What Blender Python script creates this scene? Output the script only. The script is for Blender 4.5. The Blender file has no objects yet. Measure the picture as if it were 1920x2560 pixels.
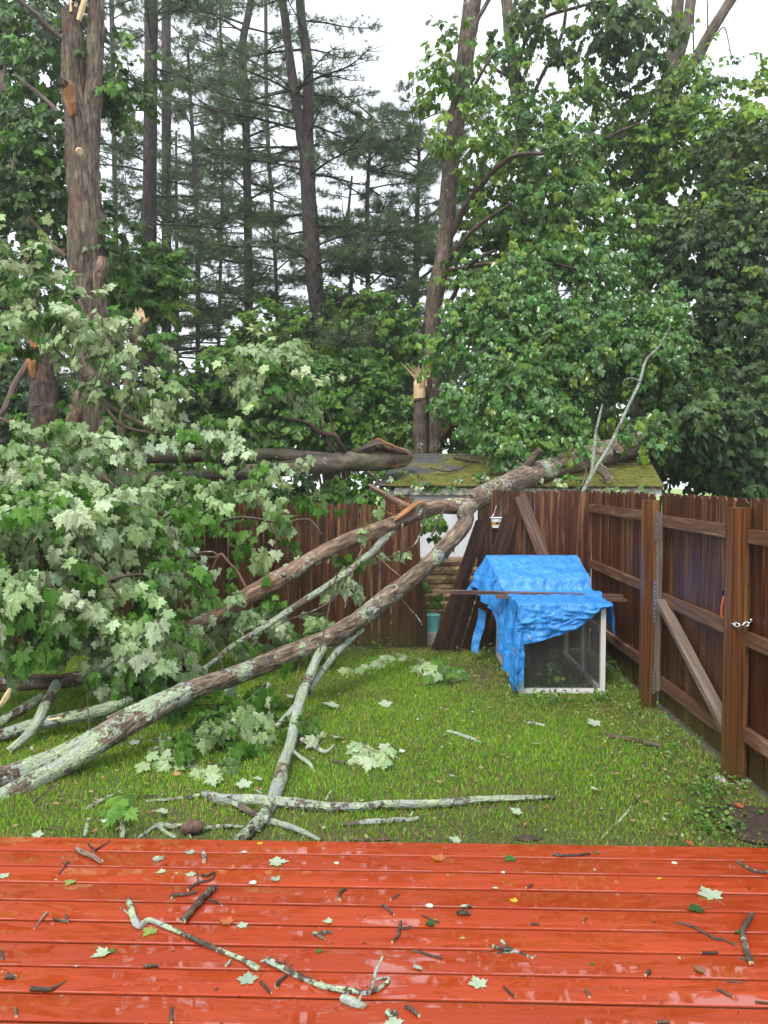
import bpy, math, random
import numpy as np
from mathutils import Vector, noise

# ------------------------------------------------------------------ camera, sky, sun, exposure
SC = bpy.context.scene
COL = SC.collection
EYE = 2.05
FPX = 1930.0
PITCH = math.radians(2.61)
cd = bpy.data.cameras.new("camera")
cam = bpy.data.objects.new("camera", cd)
COL.objects.link(cam)
cam.location = (0, 0, EYE)
cam.rotation_euler = (math.radians(90) - PITCH, 0, 0)
cd.sensor_fit = 'HORIZONTAL'
cd.sensor_width = 36.0
cd.lens = 36.0 * FPX / 1920.0
cd.clip_start = 0.05
cd.clip_end = 2000
SC.camera = cam

SUN_ELEV, SUN_AZ = math.radians(58), math.radians(205)
W = bpy.data.worlds.new("World")
SC.world = W
W.use_nodes = True
wn, wl = W.node_tree.nodes, W.node_tree.links
wn.clear()
sky = wn.new('ShaderNodeTexSky')
sky.sky_type = 'NISHITA'
sky.sun_disc = False
sky.sun_elevation = SUN_ELEV
sky.sun_rotation = SUN_AZ
sky.dust_density = 4.0
bg = wn.new('ShaderNodeBackground'); bg.inputs['Strength'].default_value = 0.05
wl.new(sky.outputs[0], bg.inputs['Color'])
cloud = wn.new('ShaderNodeBackground')          # even white overcast layer
cloud.inputs['Color'].default_value = (0.94, 0.97, 1.0, 1)
cloud.inputs['Strength'].default_value = 0.80
add = wn.new('ShaderNodeAddShader')
out = wn.new('ShaderNodeOutputWorld')
wl.new(bg.outputs[0], add.inputs[0]); wl.new(cloud.outputs[0], add.inputs[1]); wl.new(add.outputs[0], out.inputs[0])

sd = bpy.data.lights.new("sun", 'SUN')
sd.energy = 1.5
sd.angle = math.radians(14)
sd.color = (1.0, 0.97, 0.92)
sun = bpy.data.objects.new("sun", sd)
COL.objects.link(sun)
# the sun stands behind the camera, to its left
sdir = Vector((math.sin(SUN_AZ) * math.cos(SUN_ELEV), math.cos(SUN_AZ) * math.cos(SUN_ELEV), math.sin(SUN_ELEV)))
sun.rotation_euler = sdir.to_track_quat('Z', 'Y').to_euler()
SC.view_settings.view_transform = 'Standard'
SC.view_settings.look = 'None'
SC.view_settings.exposure = 0.82
SC.view_settings.gamma = 1.0
try:
    SC.cycles.max_bounces = 7
    SC.cycles.diffuse_bounces = 3
    SC.cycles.glossy_bounces = 3
    SC.cycles.transmission_bounces = 4
    SC.cycles.transparent_max_bounces = 6
    SC.cycles.use_denoising = True
except Exception:
    pass

# ------------------------------------------------------------------ measuring helpers
CP, SP = math.cos(PITCH), math.sin(PITCH)

def at(x, y, Y):
    """the point of the place seen at (x, y) of the 1920 x 2560 photograph and Y metres ahead"""
    a, b = (x - 960.0) / FPX, (1280.0 - y) / FPX
    d = np.array([a, CP + b * SP, -SP + b * CP])
    return np.array([0, 0, EYE]) + d * (Y / d[1])

def on(x, y, z=0.0):
    a, b = (x - 960.0) / FPX, (1280.0 - y) / FPX
    d = np.array([a, CP + b * SP, -SP + b * CP])
    return np.array([0, 0, EYE]) + d * ((z - EYE) / d[2])

def pxm(w, Y):
    return w * Y / FPX

def rng(s):
    return np.random.default_rng(s)

# ------------------------------------------------------------------ mesh collector
WOFF = {}

class MB:
    def __init__(s):
        s.v, s.l, s.t, s.m, s.sm, s.c, s.u = [], [], [], [], [], [], []
        s.n = 0

    def add(s, V, loops, totals, mat=0, smooth=False, col=(1, 1, 1), uv=None):
        V = np.asarray(V, float).reshape(-1, 3)
        k = len(V)
        s.v.append(V)
        s.l.append(np.asarray(loops, int) + s.n)
        totals = np.asarray(totals, int)
        s.t.append(totals)
        s.m.append(np.full(len(totals), mat) if np.isscalar(mat) else np.asarray(mat))
        s.sm.append(np.full(len(totals), bool(smooth)))
        c = np.asarray(col, float)
        if c.ndim == 1:
            c = np.tile(c, (k, 1))
        s.c.append(c)
        s.u.append(np.zeros((k, 2)) if uv is None else np.asarray(uv, float))
        s.n += k

    def faces(s, V, F, **kw):
        s.add(V, [i for f in F for i in f], [len(f) for f in F], **kw)

    # a box given by centre, three half-axes; grain runs along the longest axis
    def obox(s, c, ax, ay, az, mat=0, col=(1, 1, 1), seed=0):
        c, A = np.asarray(c, float), [np.asarray(a, float) for a in (ax, ay, az)]
        L = [np.linalg.norm(a) for a in A]
        g = int(np.argmax(L)); o = [i for i in range(3) if i != g]
        V, UV, F = [], [], []
        off = random.Random(seed).random() * 20
        for i in range(3):
            j, k = (i + 1) % 3, (i + 2) % 3
            for sg in (1, -1):
                b = len(V)
                for (p, q) in ((-1, -1), (1, -1), (1, 1), (-1, 1)):
                    pt = {i: sg, j: p, k: q}
                    V.append(c + sum(pt[n] * A[n] for n in range(3)))
                    u = off + (pt[o[0]] * L[o[0]] + pt[o[1]] * L[o[1]])
                    UV.append((u, off * .37 + pt[g] * L[g]))
                F.append([b, b + 1, b + 2, b + 3] if sg > 0 else [b + 3, b + 2, b + 1, b])
        s.faces(V, F, mat=mat, col=col, uv=UV)

    def box(s, x0, x1, y0, y1, z0, z1, **kw):
        s.obox(((x0 + x1) / 2, (y0 + y1) / 2, (z0 + z1) / 2), ((x1 - x0) / 2, 0, 0), (0, (y1 - y0) / 2, 0), (0, 0, (z1 - z0) / 2), **kw)

    def beam(s, p0, p1, w, h, up=(0, 0, 1), **kw):
        p0, p1 = np.asarray(p0, float), np.asarray(p1, float)
        d = p1 - p0; L = np.linalg.norm(d); d /= L
        sx = np.cross(d, up); sx /= np.linalg.norm(sx)
        uz = np.cross(sx, d)
        s.obox((p0 + p1) / 2, sx * w / 2, d * L / 2, uz * h / 2, **kw)

    # flat outline (2-D) pushed out along T
    def prism(s, P2, o, ax, ay, T, mat=0, col=(1, 1, 1), seed=0):
        P2 = np.asarray(P2, float); o, ax, ay, T = [np.asarray(a, float) for a in (o, ax, ay, T)]
        n = len(P2)
        off = random.Random(seed).random() * 20
        A = o + P2[:, :1] * ax + P2[:, 1:] * ay
        uv = np.column_stack([P2[:, 0] + off, P2[:, 1] + off * .37])
        s.faces(np.vstack([A, A + T]), [list(range(n)), list(range(2 * n - 1, n - 1, -1))], mat=mat, col=col, uv=np.vstack([uv, uv]))
        V, F, U = [], [], []
        for i in range(n):
            j = (i + 1) % n; b = len(V)
            V += [A[j], A[i], A[i] + T, A[j] + T]
            U += [uv[j], uv[i], uv[i] + (.02, 0), uv[j] + (.02, 0)]
            F.append([b, b + 1, b + 2, b + 3])
        s.faces(V, F, mat=mat, col=col, uv=U)

    def tube(s, P, R, sides=8, mat=0, col=(1, 1, 1), rough=.0, seed=0, sub=4, cap=None, smooth=True, flat=1.0, bend=0.0, ridge=0.0):
        P, R = np.asarray(P, float), np.asarray(R, float)
        if R.ndim == 0:
            R = np.full(len(P), float(R))
        g = rng(seed)
        if sub > 1 and len(P) > 2:
            Q, S = [], []
            n = len(P)
            for i in range(n - 1):
                a, b, c, d = P[max(i - 1, 0)], P[i], P[i + 1], P[min(i + 2, n - 1)]
                for k in range(sub):
                    t = k / sub
                    Q.append(.5 * ((2 * b) + (c - a) * t + (2 * a - 5 * b + 4 * c - d) * t * t + (3 * b - a - 3 * c + d) * t ** 3))
                    S.append(R[i] * (1 - t) + R[i + 1] * t)
            Q.append(P[-1]); S.append(R[-1])
            P, R = np.array(Q), np.array(S)
        elif sub > 1:
            t = np.linspace(0, 1, sub + 1)[:, None]
            P = P[0] * (1 - t) + P[1] * t; R = R[0] * (1 - t[:, 0]) + R[1] * t[:, 0]
        n = len(P)
        if bend:
            P = P + np.cumsum(g.normal(0, 1, (n, 3)), 0) * bend * R.mean()
        D = np.gradient(P, axis=0); D /= np.linalg.norm(D, axis=1)[:, None] + 1e-9
        ref = np.array([0, 0, 1.0]) if abs(D[0][2]) < .9 else np.array([0, 1.0, 0])
        X = np.cross(D[0], ref); X /= np.linalg.norm(X)
        ang = np.linspace(0, 2 * np.pi, sides + 1)
        ca, sa = np.cos(ang), np.sin(ang)
        V = np.zeros((n, sides + 1, 3)); U = np.zeros((n, sides + 1, 2))
        ln = np.concatenate([[0], np.cumsum(np.linalg.norm(np.diff(P, axis=0), axis=1))])
        off = g.random(2) * 10
        ph = g.random(4) * 6.28
        for i in range(n):
            X = X - D[i] * X.dot(D[i]); X /= np.linalg.norm(X) + 1e-9
            Yv = np.cross(D[i], X)
            k = np.ones(sides + 1)
            if rough:
                k = 1 + rough * (.5 * np.sin(2 * ang + ph[0] + ln[i] * 5) + .35 * np.sin(3 * ang + ph[1] - ln[i] * 9) + .3 * math.sin(ph[2] + ln[i] * 7 / max(.05, 8 * R[0])))
                r_ = g.normal(0, rough * .35, sides + 1); r_[-1] = r_[0]; k = k + r_
            if ridge:
                rr = np.array([noise.noise(Vector((math.cos(q) * 4.5 + seed, math.sin(q) * 4.5, ln[i] * 3.0 / max(R[0] * 8, .3)))) + .6 * noise.noise(Vector((math.cos(q) * 9 + seed, math.sin(q) * 9, ln[i] * 9.0))) for q in ang])
                rr[-1] = rr[0]; k = k + ridge * rr
            V[i] = P[i] + R[i] * ((ca * k)[:, None] * X + (sa * k * flat)[:, None] * Yv)
            U[i, :, 0] = off[0] + ang * R.mean(); U[i, :, 1] = off[1] + ln[i]
        idx = np.arange(n * (sides + 1)).reshape(n, sides + 1)
        q = np.stack([idx[:-1, :-1], idx[:-1, 1:], idx[1:, 1:], idx[1:, :-1]], -1).reshape(-1)
        s.add(V.reshape(-1, 3), q, np.full((n - 1) * sides, 4), mat=mat, smooth=smooth, col=col, uv=U.reshape(-1, 2))
        cm = mat if cap is None else cap
        for e, rv in ((0, True), (n - 1, False)):
            ring = V[e][:-1]
            F = list(range(sides))
            s.faces(ring, [F[::-1] if rv else F], mat=cm, col=col, uv=np.column_stack([ca[:-1], sa[:-1]]) * R[e])
        return P

    # many leaves: position, normal, tip direction, size, colour
    def leaves(s, P, N, T, S, C, tpl, mat=0):
        tv, tf = tpl
        P, N, T, S, C = [np.asarray(a, float) for a in (P, N, T, S, C)]
        Y = T / (np.linalg.norm(T, axis=1)[:, None] + 1e-9)
        Z = N - Y * (N * Y).sum(1)[:, None]; Z /= np.linalg.norm(Z, axis=1)[:, None] + 1e-9
        X = np.cross(Y, Z)
        k = len(tv)
        V = P[:, None, :] + S[:, None, None] * (tv[None, :, 0, None] * X[:, None, :] + tv[None, :, 1, None] * Y[:, None, :] + tv[None, :, 2, None] * Z[:, None, :])
        fl = np.array([i for f in tf for i in f]); ft = np.array([len(f) for f in tf])
        n = len(P)
        loops = (np.arange(n)[:, None] * k + fl[None, :]).reshape(-1)
        s.add(V.reshape(-1, 3), loops, np.tile(ft, n), mat=mat, smooth=False, col=np.repeat(C, k, axis=0), uv=np.tile(tv[:, :2], (n, 1)))

    def build(s, name, mats, parent=None, loc=None):
        if not isinstance(mats, (list, tuple)):
            mats = [mats]
        V = np.vstack(s.v); L = np.concatenate(s.l); T = np.concatenate(s.t)
        base = np.zeros(3)
        if parent is not None:
            base = WOFF[parent.name]
        elif loc is not None:
            base = np.asarray(loc, float)
        if parent is None:
            V = V - base
        me = bpy.data.meshes.new(name)
        me.vertices.add(len(V)); me.vertices.foreach_set('co', V.astype(np.float32).reshape(-1))
        me.loops.add(len(L)); me.loops.foreach_set('vertex_index', L.astype(np.int32))
        me.polygons.add(len(T))
        st = np.concatenate([[0], np.cumsum(T)[:-1]])
        me.polygons.foreach_set('loop_start', st.astype(np.int32))
        try:
            me.polygons.foreach_set('loop_total', T.astype(np.int32))
        except Exception:
            pass
        me.polygons.foreach_set('material_index', np.concatenate(s.m).astype(np.int32))
        me.polygons.foreach_set('use_smooth', np.concatenate(s.sm))
        uvl = me.uv_layers.new(name='UVMap')
        uvl.data.foreach_set('uv', np.vstack(s.u)[L].astype(np.float32).reshape(-1))
        ca = me.color_attributes.new('Col', 'FLOAT_COLOR', 'POINT')
        C = np.vstack(s.c); C = np.column_stack([C, np.ones(len(C))])
        ca.data.foreach_set('color', C.astype(np.float32).reshape(-1))
        for m in mats:
            me.materials.append(m)
        me.update(calc_edges=True)
        me.validate()
        o = bpy.data.objects.new(name, me)
        COL.objects.link(o)
        if parent is not None:
            o.parent = parent
            o.location = -base
            WOFF[o.name] = np.zeros(3)
        else:
            o.location = base
            WOFF[o.name] = base
        return o

def tag(o, label=None, cat=None, group=None, kind=None):
    if label: o['label'] = label
    if cat: o['category'] = cat
    if group: o['group'] = group
    if kind: o['kind'] = kind
    return o

def thing(name, label, cat, loc=(0, 0, 0), group=None):
    o = bpy.data.objects.new(name, None)
    o.empty_display_size = .1
    COL.objects.link(o)
    o.location = loc
    WOFF[o.name] = np.asarray(loc, float)
    return tag(o, label, cat, group)

# ------------------------------------------------------------------ materials
def new_mat(name):
    m = bpy.data.materials.new(name); m.use_nodes = True
    nt = m.node_tree; nt.nodes.clear()
    b = nt.nodes.new('ShaderNodeBsdfPrincipled'); o = nt.nodes.new('ShaderNodeOutputMaterial')
    nt.links.new(b.outputs[0], o.inputs[0])
    return m, nt, b, o

def nd(nt, kind, **kw):
    n = nt.nodes.new(kind)
    for k, v in kw.items():
        if k.startswith('i_'):
            n.inputs[k[2:].replace('_', ' ')].default_value = v
        else:
            setattr(n, k, v)
    return n

def ramp(nt, src, stops):
    r = nt.nodes.new('ShaderNodeValToRGB')
    e = r.color_ramp.elements
    while len(e) < len(stops): e.new(.5)
    for x, (p, c) in zip(e, stops):
        x.position = p
        x.color = (c, c, c, 1) if np.isscalar(c) else (*c, 1)
    nt.links.new(src, r.inputs[0])
    return r.outputs[0]

def mixc(nt, f, a, b, mode='MIX'):
    n = nt.nodes.new('ShaderNodeMix'); n.data_type = 'RGBA'; n.blend_type = mode
    for s, v in ((0, f), (6, a), (7, b)):
        if hasattr(v, 'is_linked') or hasattr(v, 'links'):
            nt.links.new(v, n.inputs[s])
        elif np.isscalar(v):
            n.inputs[s].default_value = v
        else:
            n.inputs[s].default_value = (*v, 1)
    return n.outputs[2]

def coords(nt, kind='Object', scale=(1, 1, 1)):
    t = nt.nodes.new('ShaderNodeTexCoord'); m = nt.nodes.new('ShaderNodeMapping')
    m.inputs['Scale'].default_value = scale
    nt.links.new(t.outputs[kind], m.inputs[0])
    return m.outputs[0]

def noisef(nt, vec, scale=5, detail=4, rough=.55, dist=0):
    n = nt.nodes.new('ShaderNodeTexNoise')
    n.inputs['Scale'].default_value = scale; n.inputs['Detail'].default_value = detail
    n.inputs['Roughness'].default_value = rough; n.inputs['Distortion'].default_value = dist
    nt.links.new(vec, n.inputs['Vector'])
    return n.outputs[0]

def bump(nt, b, h, strength=.5, dist=.02):
    n = nt.nodes.new('ShaderNodeBump')
    n.inputs['Strength'].default_value = strength; n.inputs['Distance'].default_value = dist
    nt.links.new(h, n.inputs['Height']); nt.links.new(n.outputs[0], b.inputs['Normal'])

def attr(nt):
    a = nt.nodes.new('ShaderNodeAttribute'); a.attribute_name = 'Col'
    return a.outputs['Color']

def mat_leaf(name, rough=.38, trans=.3, spec=.5):
    m, nt, b, o = new_mat(name)
    c = attr(nt)
    v = noisef(nt, coords(nt, 'Object', (1, 1, 1)), 60, 2)
    base = mixc(nt, .5, c, mixc(nt, 1.0, c, ramp(nt, v, [(.3, .55), (.7, 1.3)]), 'MULTIPLY'))
    nt.links.new(base, b.inputs['Base Color'])
    b.inputs['Roughness'].default_value = rough
    b.inputs['Specular IOR Level'].default_value = spec
    t = nt.nodes.new('ShaderNodeBsdfTranslucent')
    tc = mixc(nt, 1.0, base, (1.3, 1.45, .6), 'MULTIPLY')
    nt.links.new(tc, t.inputs['Color'])
    mx = nt.nodes.new('ShaderNodeMixShader'); mx.inputs[0].default_value = trans
    nt.links.new(b.outputs[0], mx.inputs[1]); nt.links.new(t.outputs[0], mx.inputs[2])
    nt.links.new(mx.outputs[0], o.inputs[0])
    return m

def mat_bark(name, dark, light, lichen=0.0, lcol=(.42, .52, .33), su=26, sv=5, rough=.75, bmp=.9, moss=0.0, red=0.0, outer=0.0):
    m, nt, b, o = new_mat(name)
    uv = coords(nt, 'UV', (su, sv, 1))
    n1 = noisef(nt, uv, 1.0, 6, .62, .6)
    oc = coords(nt, 'Object')
    n2 = noisef(nt, oc, 4.5, 5, .6)
    fur = ramp(nt, n1, [(.36, 0.0), (.62, 1.0)])
    c = mixc(nt, fur, dark, light)
    c = mixc(nt, ramp(nt, n2, [(.4, 0.0), (.75, .7)]), c, tuple(x * .5 for x in dark))
    if red:
        c = mixc(nt, ramp(nt, noisef(nt, oc, 2.2, 3), [(.5, 0.0), (.68, red)]), c, (.16, .065, .04))
    h = fur
    if moss:
        c = mixc(nt, ramp(nt, noisef(nt, oc, 1.3, 4), [(.5, 0.0), (.66, moss)]), c, (.07, .10, .02))
    if lichen:
        big = noisef(nt, oc, 3.2, 3, .5)
        if outer:      # the outer, older part of the limb carries more lichen
            sx = nt.nodes.new('ShaderNodeSeparateXYZ'); nt.links.new(oc, sx.inputs[0])
            mr = nd(nt, 'ShaderNodeMapRange'); mr.inputs[1].default_value = -1.2; mr.inputs[2].default_value = -1.95; mr.inputs[3].default_value = 0; mr.inputs[4].default_value = outer
            nt.links.new(sx.outputs[0], mr.inputs[0])
            ab = nd(nt, 'ShaderNodeMath', operation='ADD'); nt.links.new(big, ab.inputs[0]); nt.links.new(mr.outputs[0], ab.inputs[1]); big = ab.outputs[0]
        small = noisef(nt, oc, 26, 4, .6)
        mask = nd(nt, 'ShaderNodeMath', operation='ADD'); nt.links.new(big, mask.inputs[0])
        sm = nd(nt, 'ShaderNodeMath', operation='MULTIPLY'); sm.inputs[1].default_value = .75
        nt.links.new(small, sm.inputs[0]); nt.links.new(sm.outputs[0], mask.inputs[1])
        e = 1.12 - lichen * .5
        msk = ramp(nt, nd_scale(nt, mask.outputs[0], .5), [(e * .5, 0.0), (e * .5 + .025, 1.0)])
        tone = noisef(nt, oc, 55, 3)
        lc = mixc(nt, ramp(nt, tone, [(.35, 0.0), (.65, 1.0)]), tuple(x * .62 for x in lcol), tuple(min(1, x * 1.15) for x in lcol))
        lc = mixc(nt, ramp(nt, noisef(nt, oc, 7, 2), [(.45, 0.0), (.6, 1.0)]), lc, (.36, .40, .36))
        c = mixc(nt, msk, c, lc)
        hs = nd(nt, 'ShaderNodeMath', operation='ADD'); nt.links.new(fur, hs.inputs[0])
        h2 = nd(nt, 'ShaderNodeMath', operation='MULTIPLY'); nt.links.new(msk, h2.inputs[0]); nt.links.new(tone, h2.inputs[1])
        nt.links.new(h2.outputs[0], hs.inputs[1]); h = hs.outputs[0]
    nt.links.new(mixc(nt, 1.0, c, attr(nt), 'MULTIPLY'), b.inputs['Base Color'])
    b.inputs['Roughness'].default_value = rough
    b.inputs['Specular IOR Level'].default_value = .35
    bump(nt, b, h, bmp, .02)
    return m

def nd_scale(nt, s, k):
    n = nd(nt, 'ShaderNodeMath', operation='MULTIPLY'); n.inputs[1].default_value = k
    nt.links.new(s, n.inputs[0])
    return n.outputs[0]

def mat_wood(name, dark, mid, pale, pale_amt=.5, rough=.5, su=45, sv=2.2, bmp=.4, green=0.0, topwear=False):
    m, nt, b, o = new_mat(name)
    uv = coords(nt, 'UV', (su, sv, 1))
    n1 = noisef(nt, uv, 1.0, 5, .6, .3)
    n2 = noisef(nt, coords(nt, 'UV', (su * .45, sv * .55, 1)), 1.0, 4, .6, .8)
    c = mixc(nt, ramp(nt, n1, [(.3, 0.0), (.7, 1.0)]), dark, mid)
    st = ramp(nt, n2, [(.58 - .12 * pale_amt, 0.0), (.70 - .1 * pale_amt, pale_amt)])
    if topwear:
        sep = nt.nodes.new('ShaderNodeSeparateXYZ')
        nt.links.new(coords(nt, 'Object'), sep.inputs[0])
        g = ramp(nt, nd_scale(nt, sep.outputs[2], .5), [(.3, .25), (.85, 1.0)])
        mm = nd(nt, 'ShaderNodeMath', operation='MULTIPLY'); nt.links.new(st, mm.inputs[0]); nt.links.new(g, mm.inputs[1])
        st = mm.outputs[0]
    c = mixc(nt, st, c, pale)
    if green:
        sep = nt.nodes.new('ShaderNodeSeparateXYZ')
        nt.links.new(coords(nt, 'Object'), sep.inputs[0])
        zz = nd(nt, 'ShaderNodeMath', operation='ADD'); nt.links.new(sep.outputs[2], zz.inputs[0])
        nt.links.new(nd_scale(nt, noisef(nt, coords(nt, 'Object', (9, 9, 1.5)), 1, 4), .8), zz.inputs[1])
        c = mixc(nt, ramp(nt, zz.outputs[0], [(.35, green), (.85, 0.0)]), c, (.085, .085, .028))
    nt.links.new(mixc(nt, 1.0, c, attr(nt), 'MULTIPLY'), b.inputs['Base Color'])
    rr = ramp(nt, n2, [(.3, rough - .12), (.7, rough + .15)])
    nt.links.new(rr, b.inputs['Roughness']); b.inputs['Specular IOR Level'].default_value = .28
    bump(nt, b, n1, bmp, .006)
    return m

def mat_plain(name, col, rough=.5, metal=0.0, vary=.15, scale=20, bmp=0.0, useattr=False):
    m, nt, b, o = new_mat(name)
    n = noisef(nt, coords(nt, 'Object'), scale, 4)
    c = mixc(nt, ramp(nt, n, [(.3, 0.0), (.7, 1.0)]), tuple(x * (1 - vary) for x in col), tuple(min(1, x * (1 + vary)) for x in col))
    if useattr: c = mixc(nt, 1.0, c, attr(nt), 'MULTIPLY')
    nt.links.new(c, b.inputs['Base Color'])
    b.inputs['Roughness'].default_value = rough; b.inputs['Metallic'].default_value = metal
    if bmp: bump(nt, b, n, bmp, .01)
    return m

M = {}
M['leaf'] = mat_leaf('maple leaf', .42, .30, .40)
M['leaf_glossy'] = mat_leaf('glossy wet leaf', .24, .30, .6)
M['leaf_pale'] = mat_leaf('pale leaf underside', .55, .25, .35)
M['needle'] = mat_leaf('pine needle', .5, .3, .4)
M['grass'] = mat_leaf('grass', .4, .3, .4)
M['bark_main'] = mat_bark('furrowed bark', (.060, .042, .028), (.38, .285, .20), lichen=.34, outer=.17, su=30, sv=7)
M['bark_lichen'] = mat_bark('lichen covered bark', (.05, .036, .028), (.24, .185, .14), lichen=.70, su=30, sv=7)
M['bark_fork'] = mat_bark('lichen patched bark', (.06, .042, .03), (.32, .24, .175), lichen=.60, su=30, sv=7)
M['bark_smooth'] = mat_bark('smooth wet bark', (.075, .055, .038), (.20, .16, .11), lichen=.12, su=12, sv=4, bmp=.4, rough=.4, moss=.5)
M['bark_old'] = mat_bark('shaggy old bark', (.04, .030, .022), (.27, .21, .155), su=22, sv=3.2, bmp=1.0, red=.4, moss=.25)
M['bark_pine'] = mat_bark('dark pine bark', (.022, .018, .017), (.085, .068, .06), su=16, sv=5, bmp=.8)
M['bark_mid'] = mat_bark('brown maple bark', (.05, .036, .026), (.19, .145, .105), lichen=.12, su=20, sv=6, bmp=.7)
M['bark_red'] = mat_bark('stripped brown bark', (.075, .045, .030), (.34, .23, .16), lichen=.24, su=20, sv=5, bmp=.6, red=.45)
M['bark_wet'] = mat_bark('dark wet bark', (.024, .016, .012), (.13, .085, .062), su=18, sv=4, bmp=.8, rough=.4, red=.5)
M['twig'] = mat_bark('twig bark', (.04, .028, .02), (.15, .10, .07), su=60, sv=20, bmp=.5)
M['twig_lichen'] = mat_bark('lichen spotted twig', (.04, .028, .02), (.16, .11, .08), lichen=.44, su=60, sv=20, bmp=.6)
M['fresh'] = mat_wood('fresh splintered wood', (.55, .38, .20), (.74, .56, .34), (.8, .68, .48), .5, .7, 60, 4, .8)
M['orange_wood'] = mat_wood('orange torn wood', (.19, .08, .03), (.38, .18, .07), (.55, .34, .17), .5, .6, 60, 4, .8)
M['fence'] = mat_wood('weathered red brown fence', (.024, .008, .003), (.095, .031, .011), (.32, .17, .08), .6, .42, 42, 1.5, .5, green=.55, topwear=True)
M['fence_dark'] = mat_wood('dark wet boards and gap shade', (.020, .008, .004), (.065, .024, .011), (.26, .15, .09), .3, .4, 42, 1.5, .5)
M['post'] = mat_wood('stained post', (.040, .013, .004), (.16, .058, .017), (.33, .17, .07), .5, .42, 34, .8, .35, green=.3)
M['rail'] = mat_wood('weathered rail', (.055, .024, .013), (.17, .085, .048), (.38, .25, .16), .5, .5, 40, 2, .5)
M['grey_wood'] = mat_wood('grey weathered wood', (.085, .058, .042), (.20, .152, .12), (.36, .30, .25), .5, .6, 40, 2, .5)
M['plank'] = mat_wood('wet brown plank', (.05, .026, .018), (.17, .10, .075), (.35, .26, .2), .4, .35, 40, 2, .5)
M['lumber'] = mat_wood('yellow tan lumber', (.20, .125, .06), (.42, .30, .165), (.5, .4, .26), .4, .6, 14, 9, .8)
M['white_paint'] = mat_wood('worn white paint', (.55, .55, .53), (.76, .76, .74), (.40, .33, .25), .35, .45, 30, 1.6, .2)
M['white_wall'] = mat_plain('white shed paint', (.70, .73, .76), .45, vary=.06, scale=6)
M['peel'] = mat_plain('peeling fascia paint', (.42, .40, .35), .6, vary=.85, scale=14)
M['galv'] = mat_plain('galvanised steel', (.62, .64, .66), .35, 1.0, .2, 60)
M['chain'] = mat_plain('zinc chain', (.75, .76, .78), .25, 1.0, .1, 60)
M['wire'] = mat_plain('dark wire mesh', (.16, .16, .16), .5, .6, .2, 60)
M['black'] = mat_plain('black iron', (.015, .015, .016), .4, .3)
M['cord'] = mat_plain('orange cord', (.55, .10, .03), .5)
M['teal'] = mat_plain('teal plastic', (.16, .48, .45), .35, vary=.1)
M['white_plastic'] = mat_plain('white plastic', (.8, .8, .8), .35, vary=.04)
M['label_orange'] = mat_plain('orange printed band', (.62, .27, .08), .4, vary=.5, scale=90)
M['blue_bin'] = mat_plain('blue plastic', (.04, .08, .22), .4)
M['soil'] = mat_plain('dark damp soil', (.045, .028, .018), .8, vary=.5, scale=30, bmp=1.0)
M['gravel'] = mat_plain('pale gravel', (.42, .40, .38), .8, vary=.4, scale=80, useattr=True)
M['stone'] = mat_plain('reddish dirt clod', (.11, .06, .042), .8, vary=.5, scale=40, bmp=1.0)

def mat_deck():
    m, nt, b, o = new_mat('wet red deck paint')
    oc = coords(nt, 'Object', (1.6, 34, 34))
    g = noisef(nt, oc, 1.0, 5, .6, .3)
    big = noisef(nt, coords(nt, 'Object', (.9, 1.5, 1)), 1.5, 3)
    c = mixc(nt, ramp(nt, g, [(.25, 0.0), (.75, 1.0)]), (.28, .034, .008), (.38, .054, .011))
    c = mixc(nt, ramp(nt, big, [(.3, 0.0), (.7, .45)]), c, (.26, .027, .008))
    worn = noisef(nt, coords(nt, 'Object', (3, 60, 60)), 1.0, 4, .6)
    c = mixc(nt, ramp(nt, worn, [(.68, 0.0), (.76, .5)]), c, (.20, .035, .012))
    nt.links.new(mixc(nt, 1.0, c, attr(nt), 'MULTIPLY'), b.inputs['Base Color'])
    wet = noisef(nt, coords(nt, 'Object', (2.0, 7.0, 1)), 1.7, 5, .62, .9)
    pud = ramp(nt, wet, [(.475, 0.0), (.515, 1.0)])
    r = ramp(nt, wet, [(.41, .42), (.475, .26), (.515, .015)])
    b.inputs['Coat IOR'].default_value = 1.75
    b.inputs['Coat Roughness'].default_value = .02
    nt.links.new(pud, b.inputs['Coat Weight'])
    nt.links.new(r, b.inputs['Roughness'])
    b.inputs['Specular IOR Level'].default_value = .34
    inv = ramp(nt, wet, [(.45, 1.0), (.515, .05)])
    hh = nd(nt, 'ShaderNodeMath', operation='MULTIPLY'); nt.links.new(g, hh.inputs[0]); nt.links.new(inv, hh.inputs[1])
    bump(nt, b, hh.outputs[0], .3, .004)
    return m
M['deck'] = mat_deck()

def mat_ground():
    m, nt, b, o = new_mat('lawn soil and thatch')
    oc = coords(nt, 'Object')
    n = noisef(nt, oc, 1.1, 5); f = noisef(nt, oc, 35, 4)
    c = mixc(nt, ramp(nt, n, [(.35, 0.0), (.6, 1.0)]), (.06, .085, .018), (.075, .062, .026))
    c = mixc(nt, ramp(nt, f, [(.35, .6), (.6, 0.0)]), c, (.03, .026, .012))
    sep = nt.nodes.new('ShaderNodeSeparateXYZ'); nt.links.new(oc, sep.inputs[0])
    far = nd(nt, 'ShaderNodeMapRange'); far.inputs[1].default_value = 22; far.inputs[2].default_value = 27
    nt.links.new(sep.outputs[1], far.inputs[0])
    c = mixc(nt, far.outputs[0], c, mixc(nt, n, (.16, .27, .05), (.26, .36, .09)))
    nt.links.new(c, b.inputs['Base Color']); b.inputs['Roughness'].default_value = .8
    bump(nt, b, f, .8, .03)
    return m
M['ground'] = mat_ground()

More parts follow.
